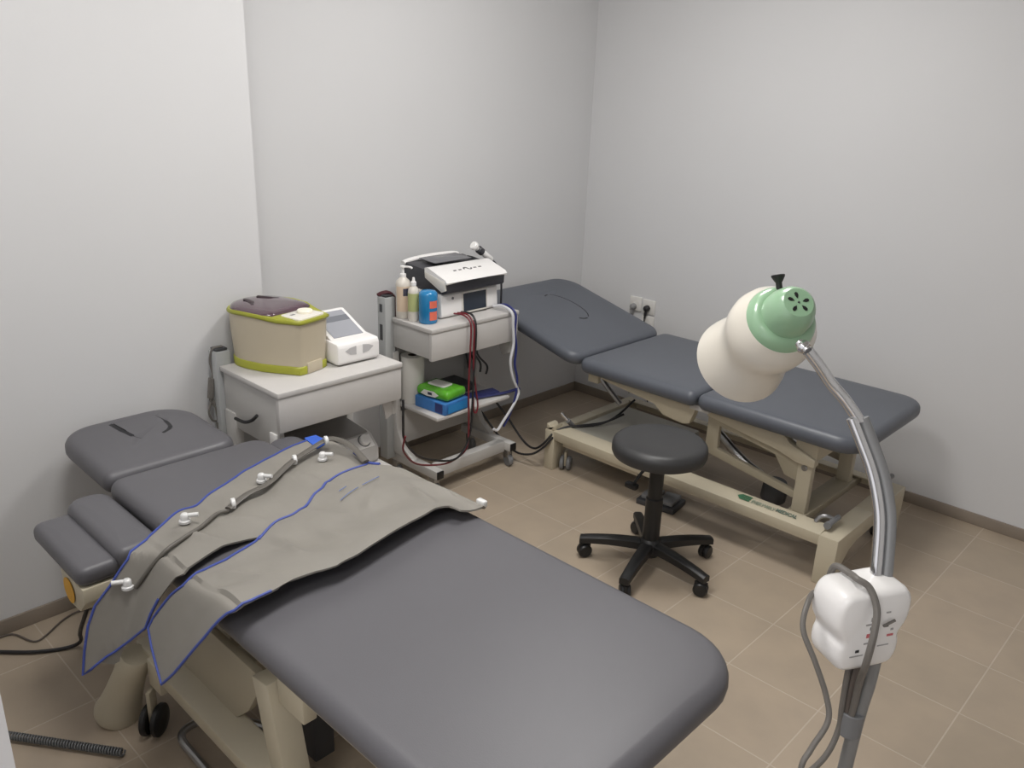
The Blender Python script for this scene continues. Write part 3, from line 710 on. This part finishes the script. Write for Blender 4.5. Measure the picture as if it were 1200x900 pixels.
# white lid with a bowed front lip
bm = B(); secs = []
N = 14
for k in range(N + 1):
    yy = -.004 + .362 * k / N; b = .012 * math.sin(PI * k / N)
    secs.append([(-.108, .082), (-.108, .100), (-.085, .103), (.025 + b * .4, .067 + b * .2), (.036 + b, .056 + b * .3), (.034 + b, .049 + b * .9), (.020, .052)])
rings = [[bm.verts.new((x, -.004 + .362 * k / N, z)) for x, z in sec] for k, sec in enumerate(secs)]
for a, b in zip(rings, rings[1:]):
    for i in range(7): bm.faces.new((a[i], a[(i + 1) % 7], b[(i + 1) % 7], b[i]))
bm.faces.new(rings[0][::-1]); bm.faces.new(rings[-1])
ld = obj('front_lid', bm, WHITEP, tl, 30)
obj('lid_side', prism(B(), [(-.108, .085), (.022, .06), (.026, .022), (.002, .012), (-.105, .058)], 'y', -.005, .004, .001), OFFWH, tl)
obj('top_panel', box(B(), -.235, -.125, .07, .29, .0, .003, .001, M=Matrix.Translation((0, 0, .0985)) @ Matrix.Rotation(math.radians(3.4), 4, 'Y')), CHARC2, tl)
bm = B(); tube(bm, [(-.258, .0, .096), (-.258, .03, .104), (-.258, .10, .110), (-.258, .2, .112), (-.258, .28, .110), (-.258, .32, .104)], .016, 10, flat=.6); obj('back_rim', bm, WHITEP, tl)
ml = frame((-.030, .178, .0856), (0, 1, 0), (-.110, 0, .037))
for i, dx in enumerate((-.075, -.045, .043, .073)): obj('lid_mark', box(B(), dx - .009, dx + .009, -.004 + .003, .004 + .003, 0, .0012, M=ml), INK, ld, None)
bm = B(); tube(bm, [(-.022, .002, .0006), (-.014, .013, .0006), (-.002, .010, .0006), (.002, .002, .0006), (.010, -.005, .0006), (.020, .0, .0006), (.022, .006, .0006)], .0045, 6, flat=.3); bmesh.ops.transform(bm, matrix=ml, verts=bm.verts[:]); obj('lid_emblem', bm, INK, ld)
# handpiece in its holder on the right
th = thing('applicator_handpiece', 'white handpiece with a dark collar on the right of the stacked device', 'handpiece', (.25, -1.045, .981))
d = Vector((.10, .75, -.55)).normalized(); Mh = axisM((-.0, -.06, .045), d)
obj('head', lathe(B(), [(0, -.012), (.017, -.012), (.020, -.008), (.020, .004), (.012, .014), (.010, .03), (0, .03)], 22, Mh), WHITEP, th)
obj('collar', lathe(B(), [(.013, .022), (.018, .028), (.018, .054), (.013, .058)], 20, Mh), CHARC, th)
obj('grip', lathe(B(), [(.011, .056), (.0145, .06), (.0145, .115), (.010, .125), (0, .126)], 20, Mh), WHITEP, th)
obj('holder', prism(B(), [(-.07, -.055), (-.02, -.055), (-.02, -.02), (-.07, .0)], 'x', -.04, .0, .004), CHARC, th)
e = Mh @ Vector((0, 0, .12))
bm = B(); tube(bm, [e, e + Vector((.01, .03, -.03)), e + Vector((.02, .05, -.09)), e + Vector((.02, .055, -.18)), e + Vector((.01, .06, -.26)), e + Vector((-.02, .05, -.31))], .005, 7); obj('cord', bm, CHARC, th)

# ------------------------------------------------------------------ bottles
def pump_bottle(x, y, r, h, body, labels, name, label, pump=True, rot=0, cat='bottle'):
    t = thing(name, label, cat, (x, y, .765), rot)
    obj('body', lathe(B(), [(0, .001), (r * .92, .001), (r, .008), (r, h * .72), (r * .9, h * .80), (r * .45, h * .87), (r * .36, h * .90), (0, h * .90)], 28), body, t)
    for mm, z0, z1, a0, a1 in labels:
        bm = B(); n = 12; R = r + .0007
        vs = [[bm.verts.new((R * math.cos(a0 + (a1 - a0) * k / n), R * math.sin(a0 + (a1 - a0) * k / n), z)) for z in (z0 * h, z1 * h)] for k in range(n + 1)]
        for a, b in zip(vs, vs[1:]): bm.faces.new((a[0], b[0], b[1], a[1]))
        obj('wrap_label', bm, mm, t)
    if pump:
        c = obj('pump_head', lathe(B(), [(r * .42, h * .885), (r * .42, h * .95), (r * .2, h * .96), (r * .16, h * 1.08), (r * .36, h * 1.09), (r * .36, h * 1.12), (0, h * 1.125)], 20), WHITEP, t)
        bm = B(); tube(bm, [(0, 0, h * 1.105), (r * 1.0, 0, h * 1.10), (r * 1.25, 0, h * 1.07)], .0045, 8); obj('spout', bm, WHITEP, c)
    else:
        obj('cap', lathe(B(), [(r * .5, h * .885), (r * .5, h * .97), (r * .3, h * .99), (r * .2, h * 1.08), (0, h * 1.085)], 20), WHITEP, t)
    return t
cv = -.75
pump_bottle(.262, -1.533, .032, .200, CLEARB, [(PEACH, .16, .70, cv - 1.5, cv + 1.5), (DARKLAB, .50, .66, cv - .55, cv + .55)], 'pump_bottle', 'tall milky pump bottle with a peach label, behind the others', True, .6)
pump_bottle(.330, -1.532, .024, .172, CLEARB, [(GREENLAB, .25, .70, cv - 1.4, cv + 1.4)], 'gel_bottle', 'slim milky bottle with a lime label, between two bottles', False, 0)
tbl = thing('blue_bottle', 'wide blue bottle with orange labels beside the white console', 'bottle', (.393, -1.505, .765))
obj('body', lathe(B(), [(0, .001), (.036, .001), (.040, .008), (.040, .118), (.038, .129), (.030, .137), (.014, .140), (0, .1405)], 30), BLUEB, tbl)
for z0, z1 in ((.018, .055), (.070, .100)):
    bm = B(); n = 10; vs = [[bm.verts.new((.0407 * math.cos(a), .0407 * math.sin(a), z)) for z in (z0, z1)] for a in [-.55 + .95 * k / n for k in range(n + 1)]]
    for a, b in zip(vs, vs[1:]): bm.faces.new((a[0], b[0], b[1], a[1]))
    obj('wrap_label', bm, ORANGE, tbl)

# ------------------------------------------------------------------ things on the far trolley's shelf
zs = .362
tg = thing('glove_box', 'blue carton lying on the far trolley shelf under the green pack', 'box', (.385, -1.425, zs), math.radians(4))
obj('carton', box(B(), -.085, .100, -.075, .075,   .001, .052, .002), GLOVE, tg)
obj('end_print', box(B(), .04, .085, -.0758, -.075, .006, .048), GLOVED, tg, None)
obj('end_print', box(B(), .1048, .1056, -.06, .06, .008, .046), mat('blue_print', '#2f86c8', .4), tg, None)
tw = thing('wipes_pack', 'green soft pack of wipes lying on top of the blue carton', 'wipes', (.375, -1.42, zs + .053), math.radians(8))
bm = pad(B(), rrect(-.085, .10, -.068, .068, .018, 5), 0, .045, .019, .006)
for v in bm.verts:
    v.co.z *= 1 + .12 * noise.noise(v.co * 30)
obj('film_pack', bm, WIPES, tw, 60)
obj('flip_lid', pad(B(), rrect(-.05, .05, -.034, .034, .014, 5), .047, .054, .004), WIPEW, tw)
bm = B(); poly = [(-.055, .014), (-.035, .033), (.02, .035), (.05, .023), (.03, .010), (-.02, .008)]
prism(bm, poly, 'y', -.0690, -.0672); obj('side_label', bm, WIPEW, tw, None)
bm = B(); prism(bm, [(-.012, .016), (.012, .016), (.012, .028), (-.012, .028)], 'y', -.0696, -.0689); obj('side_print', bm, DARKLAB, tw, None)
trl = thing('paper_roll', 'white paper roll standing on the shelf behind the blue carton', 'paper roll', (.245, -1.470, zs))
obj('paper', lathe(B(), [(.018, .001), (.052, .001), (.053, .004), (.053, .213), (.052, .216), (.020, .216), (.020, .18)], 32, cap=False), PAPER, trl)
obj('core', lathe(B(), [(.0195, .002), (.0195, .2165), (.0175, .2165), (.0175, .002)], 24, cap=False), CARDB, trl)
bm = B(); box(bm, -.10, .10, -.030, .030, 0, .004, .001); 
st = obj('strap', bm, NAVY)
st.location = (.385, -1.19, zs + .0015); st.rotation_euler = (0, 0, math.radians(80)); tag(st, 'navy strap lying across the right end of the far trolley shelf', 'strap')
bm = B(); tube(bm, [(.43, -1.25, .372), (.455, -1.16, .372), (.475, -1.09, .374), (.495, -1.03, .384)], .010, 8, flat=.6)
tag(obj('navy_lead', bm, NAVY), 'thick navy lead over the right edge of the far trolley shelf', 'cable')
bm = B(); box(bm, .185, .33, -1.33, -1.16, zs + .001, zs + .04, .008); tag(obj('shade_block', bm, DKGREY), 'dark block standing in for the shade at the back of the far trolley shelf', 'shade block')  # dark block in place of the shadow behind the wipes pack

# ------------------------------------------------------------------ leads
def lead(name, m, pts, r, label, seg=7, sm=6):
    bm = B(); tube(bm, pts, r, seg, smooth=sm); return tag(obj(name, bm, m), label, 'cable')
F = .512
lead('red_lead', REDC, [(.415, -1.378, .787), (.47, -1.372, .790), (F, -1.370, .76), (F + .003, -1.372, .66), (F + .003, -1.376, .55), (F + .003, -1.378, .44), (F + .004, -1.374, .30), (F + .004, -1.38, .20), (F + .008, -1.43, .165), (F + .03, -1.53, .168), (.595, -1.69, .228), (.66, -1.815, .305), (.715, -1.905, .40), (.742, -1.916, .47)], .004, 'longer red lead from the white console, looped low towards the near trolley')
lead('red_lead', REDC, [(.415, -1.356, .787), (.47, -1.350, .789), (F, -1.350, .75), (F + .003, -1.352, .66), (F + .003, -1.350, .56), (F + .003, -1.335, .46), (F + .003, -1.320, .38), (F + .003, -1.330, .345), (F + .003, -1.345, .36), (F + .003, -1.348, .42)], .004, 'shorter red lead from the white console ending at shelf height')
lead('black_lead', BLACKC, [(.415, -1.335, .787), (.48, -1.334, .789), (F + .002, -1.340, .74), (F + .004, -1.345, .6), (F + .006, -1.356, .42), (F + .006, -1.362, .28), (F + .008, -1.40, .195), (F + .03, -1.49, .172), (.58, -1.66, .240), (.655, -1.80, .335), (.71, -1.895, .44), (.735, -1.920, .52), (.738, -1.922, .57), (.738, -1.922, .615)], .0048, 'black lead looping from the far trolley up to the near trolley corner')
lead('white_lead', WHITEC, [(.405, -1.128, .778), (.46, -1.122, .789), (F, -1.116, .765), (F + .004, -1.110, .70), (F + .004, -1.103, .62), (F + .004, -1.120, .54), (F + .004, -1.10, .46), (F + .004, -1.068, .40), (F + .006, -1.06, .37), (F + .004, -1.09, .32), (F - .006, -1.145, .25), (F - .01, -1.175, .215), (F - .012, -1.20, .225)], .0065, 'white lead looping down the right front of the far trolley')
lead('navy_lead', BLUEC, [(.405, -1.108, .778), (.46, -1.098, .790), (F, -1.094, .76), (F + .004, -1.097, .68), (F + .004, -1.085, .6), (F + .002, -1.088, .52), (F + .004, -1.07, .44), (F + .004, -1.078, .36), (F - .004, -1.10, .28), (F - .012, -1.135, .22)], .0055, 'navy lead twisted beside the white one on the far trolley')
lead('black_power_cord', BLACKC, [(.30, -1.03, .30), (.38, -.99, .20), (.47, -.97, .10), (.56, -.985, .085), (.625, -.99, .13), (.66, -.955, .19), (.695, -.90, .215), (.78, -.78, .22), (.84, -.66, .26)], .0055, 'black cord looping from the far trolley, the upper one')
lead('black_power_cord', BLACKC, [(.25, -1.04, .20), (.37, -1.02, .09), (.48, -1.02, .05), (.57, -1.01, .065), (.63, -.992, .115), (.665, -.955, .175), (.70, -.89, .212), (.80, -.72, .23), (.82, -.55, .30)], .0055, 'black cord looping from the far trolley, the lower one')
bm = B()
for k in range(4): tube(bm, [(.18 + .05 * k, -1.10, .68), (.19 + .05 * k, -1.105 - .02 * k, .56), (.20 + .045 * k, -1.09, .47), (.22 + .04 * k, -1.10, .43)], .005, 6)
tag(obj('lead_bundle', bm, [DKGREY]), 'bundle of dark leads hanging under the far trolley top', 'cables')
lead('floor_cord', BLACKC, [(.31, -3.33, .008), (.393, -3.246, .008), (.464, -3.172, .008), (.510, -3.095, .008), (.54, -3.06, .03), (.66, -3.09, .14), (.80, -3.12, .26), (.90, -3.11, .40), (.95, -3.06, .50)], .006, 'black cord from the floor up to the near table armrest')
lead('thin_cord', CABLEB, [(.312, -3.25, .005), (.318, -3.19, .005), (.402, -3.155, .005), (.398, -3.118, .005), (.345, -3.042, .005), (.335, -2.982, .005), (.38, -2.90, .005)], .003, 'thin brown cord on the floor against the left baseboard')
bm = B(); pts = []
a, b = Vector((.80, -3.345, .016)), Vector((1.075, -3.150, .016)); dd = (b - a).normalized(); nn = Vector((-dd.y, dd.x, 0))
for k in range(420):
    u = k / 419; th_ = u * 2 * PI * 42; pts.append(a + (b - a) * u + nn * (.009 * math.cos(th_)) + Vector((0, 0, .009 * math.sin(th_))))
tube(bm, pts, .003, 5, smooth=1); tag(obj('coiled_cord', bm, mat('coil_grey', '#66686a', .5)), 'grey coiled spiral cord lying on the floor near the doorway', 'cable')

# foot switch under the far table
tfs = thing('foot_switch', 'dark foot switch on the floor behind the stool', 'foot switch', (1.22, -.865, 0), .15)
obj('base', prism(B(), [(-.09, 0), (-.09, .025), (.09, .025), (.09, 0)], 'y', -.065, .065, .004), DKGREY, tfs)
for s in (-1, 1): obj('pedal', box(B(), -.075 if s < 0 else .005, -.005 if s < 0 else .075, -.05, .05, .026, .048, .006), MIDGREY, tfs)
bm = B(); tube(bm, [(-.05, .06, .02), (-.10, .12, .03), (-.12, .2, .08), (-.12, .28, .14)], .004, 6); obj('cord', bm, CABLEG, tfs)

# ------------------------------------------------------------------ stool
sx, sy = 1.478, -1.328
tsx = thing('rolling_stool', 'round black swivel stool on a five-star wheeled base', 'stool', (sx, sy, 0))
bm = B(); lathe(bm, [(0, .462), (.158, .462), (.169, .468), (.174, .480), (.174, .500), (.170, .514), (.160, .523), (.145, .5275), (.08, .5285), (0, .529)], 48); obj('seat', bm, STOOLV, tsx)
obj('seat_plate', box(B(), -.08, .08, -.08, .08, .448, .4615, .004), BLACKP, tsx)
obj('column', lathe(B(), [(.030, .06), (.032, .075), (.032, .29), (.027, .295), (.027, .45), (0, .45)], 26), BLACKP, tsx)
bm = B(); tube(bm, [(-.02, -.01, .44), (-.045, -.04, .385), (-.06, -.055, .345)], .006, 8); lv = obj('height_lever', bm, BLACKP, tsx)
bm = B(); box(bm, -.092, -.042, -.073, -.045, .325, .347, .006); obj('lever_paddle', bm, BLACKP, lv)
obj('hub', lathe(B(), [(0, .052), (.036, .052), (.045, .062), (.045, .10), (.036, .118), (.030, .125), (0, .125)], 28), BLACKP, tsx)
for ax, ay in ((1.263, -1.454), (1.544, -1.569), (1.771, -1.358), (1.612, -1.077), (1.278, -1.131)):
    ang = math.atan2(ay - sy, ax - sx)
    R = Matrix.Rotation(ang, 4, 'Z'); L = .262
    bm = B(); rings = []
    for k in range(9):
        u = k / 8; x = .03 + (L + .006 - .03) * u; z1 = .112 - .024 * u ** 2; hh = .036 - .010 * u; w = .024 - .006 * u
        rings.append([bm.verts.new((x, yy, zz)) for yy, zz in ((-w, z1 - hh), (w, z1 - hh), (w, z1 - .006), (w * .6, z1), (-w * .6, z1), (-w, z1 - .006))])
    for a, b in zip(rings, rings[1:]):
        for i in range(6): bm.faces.new((a[i], a[(i + 1) % 6], b[(i + 1) % 6], b[i]))
    bm.faces.new(rings[0][::-1]); bm.faces.new(rings[-1])
    bmesh.ops.transform(bm, matrix=R, verts=bm.verts[:]); lg = obj('leg', bm, BLACKP, tsx, 40)
    bm = B(); lathe(bm, [(.008, .03), (.008, .075)], 10, R @ Matrix.Translation((L - .008, 0, 0)))
    M = R @ Matrix.Translation((L - .014, 0, 0)) @ Matrix.Rotation(.5, 4, 'Z')
    for s in (-1, 1): lathe(bm, [(.006, .002), (.024, .002), (.027, .006), (.027, .014), (.022, .020), (0, .021)], 22, M @ axisM((0, 0, .027), (0, s, 0)))
    bmesh.ops.transform(bm, matrix=M @ Matrix.Identity(4) @ M.inverted(), verts=[])
    box(bm, -.024, .024, -.004, .004, .03, .056, .002, M=M)
    obj('caster', bm, BLACKP, lg)

# ------------------------------------------------------------------ infrared lamp
bx, by = 2.600, -2.330
tlm = thing('infrared_lamp', 'ivory and mint infrared lamp on a curved chrome stand with white control box', 'lamp', (bx, by, 0))
LX = Matrix.Translation((-bx, -by, 0))
def ol(name, bm, m, label=None, parent=None, smooth=35):
    bmesh.ops.transform(bm, matrix=LX, verts=bm.verts[:]); return keep(name, bm, m, tlm if parent is None else parent, smooth, label)
ax = Vector((-.5983, .4932, -.6315))
c0 = Vector((2.359, -2.318, 1.365))                    # centre of the vented end
upv = Vector((-.255, .218, .942)); rtv = Vector((.7196, .6935, .0346))
Ma = axisM(c0, ax, rtv)
sh = ol('lamp_shade', lathe(B(), [(.060, .078), (.068, .080), (.080, .098), (.0855, .122), (.0845, .145), (.078, .170), (.0755, .190), (.078, .210), (.086, .240), (.0925, .268), (.0955, .286), (.092, .287), (.083, .245), (.075, .21), (.0725, .19), (.075, .17), (.0815, .145), (.0825, .122), (.077, .10), (.060, .086)], 56, Ma, cap=False), IVORY)
cp = ol('lamp_cap', lathe(B(), [(0, .001), (.028, .001), (.033, .005), (.0405, .018), (.0455, .035), (.047, .050), (.0475, .056), (.052, .0565), (.060, .062), (.0655, .072), (.068, .084), (.068, .092)], 56, Ma, cap=False), GREENL, 'mint green vented end cap')
for k, deg in enumerate((100, 158, 235, 313, 18)):
    a = -math.radians(deg); u = Vector((math.cos(a), math.sin(a), 0)); w = Vector((-math.sin(a), math.cos(a), 0))
    pl = [u * .008, u * .014 + w * .0034, u * .019 + w * .003, u * .021, u * .019 - w * .003, u * .014 - w * .0034]
    bm = B(); f0 = [bm.verts.new(p + Vector((0, 0, .0002))) for p in pl]; f1 = [bm.verts.new(p + Vector((0, 0, .002))) for p in pl]
    bm.faces.new(f0); bm.faces.new(f1[::-1])
    for i in range(6): bm.faces.new((f0[i], f0[(i + 1) % 6], f1[(i + 1) % 6], f1[i]))
    bmesh.ops.transform(bm, matrix=Ma, verts=bm.verts[:]); ol('vent_slot', bm, BLACKP, None, cp, None)
bm = B(); lathe(bm, [(.002, .0), (.002, .0008), (0, .0008)], 10, Ma @ Matrix.Translation((0, 0, -.0003))); ol('centre_rivet', bm, DKGREY, None, cp)
kp = c0 + ax * .078 + upv * .066 - rtv * .004
bm = B(); lathe(bm, [(.006, -.010), (.006, .004), (.008, .007), (.0125, .015), (.013, .018), (.012, .019), (0, .019)], 20, axisM(kp, upv - rtv * .1)); ol('knob', bm, BLACKP, 'black flared knob on top')
# arm
A = [(2.359, -2.317, 1.368)]
j0 = Vector((2.378, -2.334, 1.296))
arm = [Vector((2.399, -2.34, 1.287)), Vector((2.418, -2.327, 1.262)), Vector((2.439, -2.309, 1.228)), Vector((2.463, -2.299, 1.203)), Vector((2.488, -2.290, 1.172)), Vector((2.492, -2.2895, 1.165))]
bm = B(); tube(bm, [j0, j0 * .5 + arm[0] * .5, arm[0]], .0085, 12); lathe(bm, [(.011, -.006), (.013, 0), (.011, .006)], 16, axisM(j0 * .5 + arm[0] * .5, arm[0] - j0)); ol('lamp_joint', bm, CHROME)
bm = B(); tube(bm, arm, .0105, 14); ol('upper_arm', bm, CHROME)
stem = [Vector(p) for p in ((2.470, -2.297, 1.194), (2.488, -2.290, 1.172), (2.513, -2.288, 1.129), (2.537, -2.287, 1.086), (2.556, -2.290, 1.043), (2.571, -2.297, 1.0), (2.584, -2.312, .942), (2.595, -2.330, .884), (2.598, -2.338, .83))]
off = rtv * .0195
bm = B(); tube(bm, [p - off * .5 for p in stem[1:]], .0105, 14); ol('curved_stem', bm, CHROME)
bm = B(); tube(bm, [p + off * .5 for p in stem[1:]], .0105, 12); ol('conduit', bm, FLEX, 'grey conduit running beside the stem')
# lower pole and wheeled foot
bm = B(); tube(bm, [(2.610, -2.328, .83), (2.610, -2.328, .70), (2.604, -2.329, .60), (2.600, -2.330, .40), (2.600, -2.330, .09)], .0135, 16); ol('pole', bm, FLEX)
bm = B(); tube(bm, [(2.596, -2.342, .80), (2.588, -2.345, .70), (2.590, -2.345, .60)], .0085, 10); ol('cable', bm, CABLEB, 'brown-grey cable below the control box')
bm = B(); tube(bm, [(2.584, -2.352, .80), (2.578, -2.354, .72), (2.580, -2.354, .63), (2.582, -2.354, .575), (2.575, -2.38, .52), (2.54, -2.42, .44), (2.52, -2.45, .30), (2.55, -2.44, .12)], .0058, 10); ol('cable', bm, CABLEG)
bm = B(); tube(bm, [(2.606, -2.332, .80), (2.600, -2.338, .70), (2.597, -2.340, .60)], .007, 10); ol('cable', bm, CABLEG)
bm = B(); lathe(bm, [(.0205, -.026), (.0225, -.024), (.0225, .024), (.0205, .026)], 24, Matrix.Translation((2.5955, -2.3365, .592))); ol('clamp_collar', bm, MIDGREY)
ol('base_hub', lathe(B(), [(0, .05), (.03, .05), (.035, .06), (.035, .10), (.022, .13), (0, .13)], 24, Matrix.Translation((bx, by, 0))), STEEL)
for k in range(5):
    a = .4 + 2 * PI * k / 5; u = Vector((math.cos(a), math.sin(a), 0))
    bm = B(); tube(bm, [Vector((bx, by, .085)) + u * .02, Vector((bx, by, .08)) + u * .12, Vector((bx, by, .066)) + u * .22], .012, 10); lg = ol('leg', bm, STEEL)
    bm = B(); lathe(bm, [(.006, -.014), (.024, -.014), (.027, -.01), (.027, .01), (.024, .014), (.006, .014)], 20, axisM(Vector((bx, by, .027)) + u * .215, (-math.sin(a), math.cos(a), 0))); lathe(bm, [(.006, .02), (.006, .065)], 10, Matrix.Translation(Vector((bx, by, 0)) + u * .215)); ol('caster', bm, BLACKP, None, lg)
# white two-lobed control box
fn = Vector((.86, -.47, .10)).normalized()            # the way its face looks
fx = Vector((.47, .86, 0)).normalized()
Mb = frame((2.580, -2.366, .836), fx, (0, 0, 1)) @ Matrix.Diagonal((.93, .98, 1, 1)); 
def lobes(s=1.0):
    up = rrect(-.082 * s, .082 * s, -.018 * s, .076 * s, (.034, .034, .034, .034), 7)
    lo = rrect(-.070 * s, .070 * s, -.088 * s, .004 * s, (.026, .026, .026, .026), 7)
    # union silhouette walked by hand
    U = [(.0, .076), (.05, .076), (.068, .071), (.080, .055), (.083, .03), (.080, .006), (.072, -.010), (.066, -.022), (.070, -.036), (.070, -.058), (.063, -.076), (.048, -.086), (0, -.088)]
    P = U + [(-x, z) for x, z in U[-2:0:-1]]
    return [(x * s, z * s) for x, z in P][::-1]
bm = B(); sil = [(p.x, p.y) for p in cr([(x, z, 0) for x, z in lobes()], 3, True)]
secs = [(inset(sil, .010), -.042), (inset(sil, .003), -.038), (sil, -.030), (sil, .026), (inset(sil, .004), .037), (inset(sil, .012), .041)]
loft(bm, secs); bmesh.ops.transform(bm, matrix=Mb, verts=bm.verts[:]); cb = ol('control_box', bm, WHITEP, 'white two-lobed control box', None, 50)
zf = .0412
def mark(x, y, w, h, m, nm='printed_mark'):
    bm = B(); box(bm, x - w / 2, x + w / 2, y - h / 2, y + h / 2, zf - .0004, zf + .0008, M=Mb); ol(nm, bm, m, None, cb, None)
GREYI = mat('pale_ink', '#a3a2a0', .5)
for x, y, w, h, m in ((-.004, .040, .012, .014, GREYI), (-.006, .022, .010, .008, GREYI), (-.008, .012, .026, .003, GREYI), (-.006, .003, .008, .006, INK), (-.010, -.012, .010, .008, INKR), (.002, -.013, .010, .006, INKR), (-.012, -.028, .012, .003, GREYI), (0, -.033, .012, .003, GREYI), (-.030, -.042, .008, .005, BLACKP), (.026, .032, .010, .003, GREYI), (.028, .004, .008, .006, INK), (.042, -.006, .006, .004, GREYI), (.040, -.018, .014, .004, INKR), (.028, -.038, .026, .002, GREYI), (-.03, -.052, .03, .002, GREYI)):
    mark(x, y, w, h, m)
bm = B(); tube(bm, [Mb @ Vector((.015, .008, .046)), Mb @ Vector((.04, .016, .046))], .0025, 8, smooth=1); ol('dial_pointer', bm, CABLEG, None, cb)
# mains cable looped over the box
cabl = [Mb @ Vector(p) for p in ((.018, .068, -.01),)]
lp = [Mb @ Vector((-.035, .03, -.055)), Mb @ Vector((-.035, .082, -.045)), Mb @ Vector((-.03, .088, -.01)), (2.577, -2.405, .929), (2.599, -2.400, .919), (2.619, -2.405, .888), (2.626, -2.417, .853), (2.627, -2.424, .815), (2.622, -2.415, .771), (2.604, -2.365, .70), (2.598, -2.348, .60)]
bm = B(); tube(bm, lp, .0062, 10); ol('mains_cable', bm, CABLEG, 'grey cable running down over the control box')
lp = [(2.535, -2.37, .862), (2.510, -2.400, .868), (2.514, -2.440, .864), (2.525, -2.47, .831), (2.557, -2.474, .782), (2.586, -2.473, .726), (2.6, -2.481, .684), (2.591, -2.512, .637), (2.588, -2.534, .598), (2.60, -2.52, .45), (2.62, -2.45, .2), (2.61, -2.36, .10)]
bm = B(); tube(bm, lp, .0052, 10); ol('mains_cable', bm, CABLEG, 'loose grey cable loop left of the control box')

# ------------------------------------------------------------------ light, camera, view
def area(name, loc, size, power, col, rot=(0, 0, 0), sy=None):
    l = bpy.data.lights.new(name, 'AREA'); l.shape = 'RECTANGLE'; l.size = size; l.size_y = sy or size; l.energy = power; l.color = col
    o = bpy.data.objects.new(name, l); COL.objects.link(o); o.location = loc; o.rotation_euler = rot; return o
area('panel_lamp', (1.35, -1.45, ZC - .04), .56, 26.5, (1, .985, .965))
area('panel_lamp_near_door', (1.6, -2.95, ZC - .04), .56, 22, (1, .985, .965))
area('jamb_fill', (2.95, -4.6, 2.6), .6, 24, (1, .985, .965))  # added fill that brightens the door jamb and foreground, no fitting hangs here
w = bpy.data.worlds.new('hall'); scn.world = w; w.use_nodes = True
w.node_tree.nodes['Background'].inputs['Color'].default_value = (.87, .86, .89, 1); w.node_tree.nodes['Background'].inputs['Strength'].default_value = 1.1

R = ((0.719602, 0.693525, 0.03459), (0.255243, -0.217856, -0.942014), (-0.645774, 0.686704, -0.333787))
cam = bpy.data.cameras.new('camera'); cam.sensor_width = 36; cam.sensor_fit = 'HORIZONTAL'; cam.lens = 976.26 / 1200 * 36; cam.clip_start = .05
co = bpy.data.objects.new('camera', cam); COL.objects.link(co)
right, down, fwd = (Vector(r) for r in R)
Mc = Matrix((right, -down, -fwd)).transposed().to_4x4(); Mc.translation = (2.99345, -3.73852, 1.70893)
co.matrix_world = Mc; scn.camera = co
scn.view_settings.view_transform = 'Standard'; scn.view_settings.look = 'None'; scn.view_settings.exposure = 0
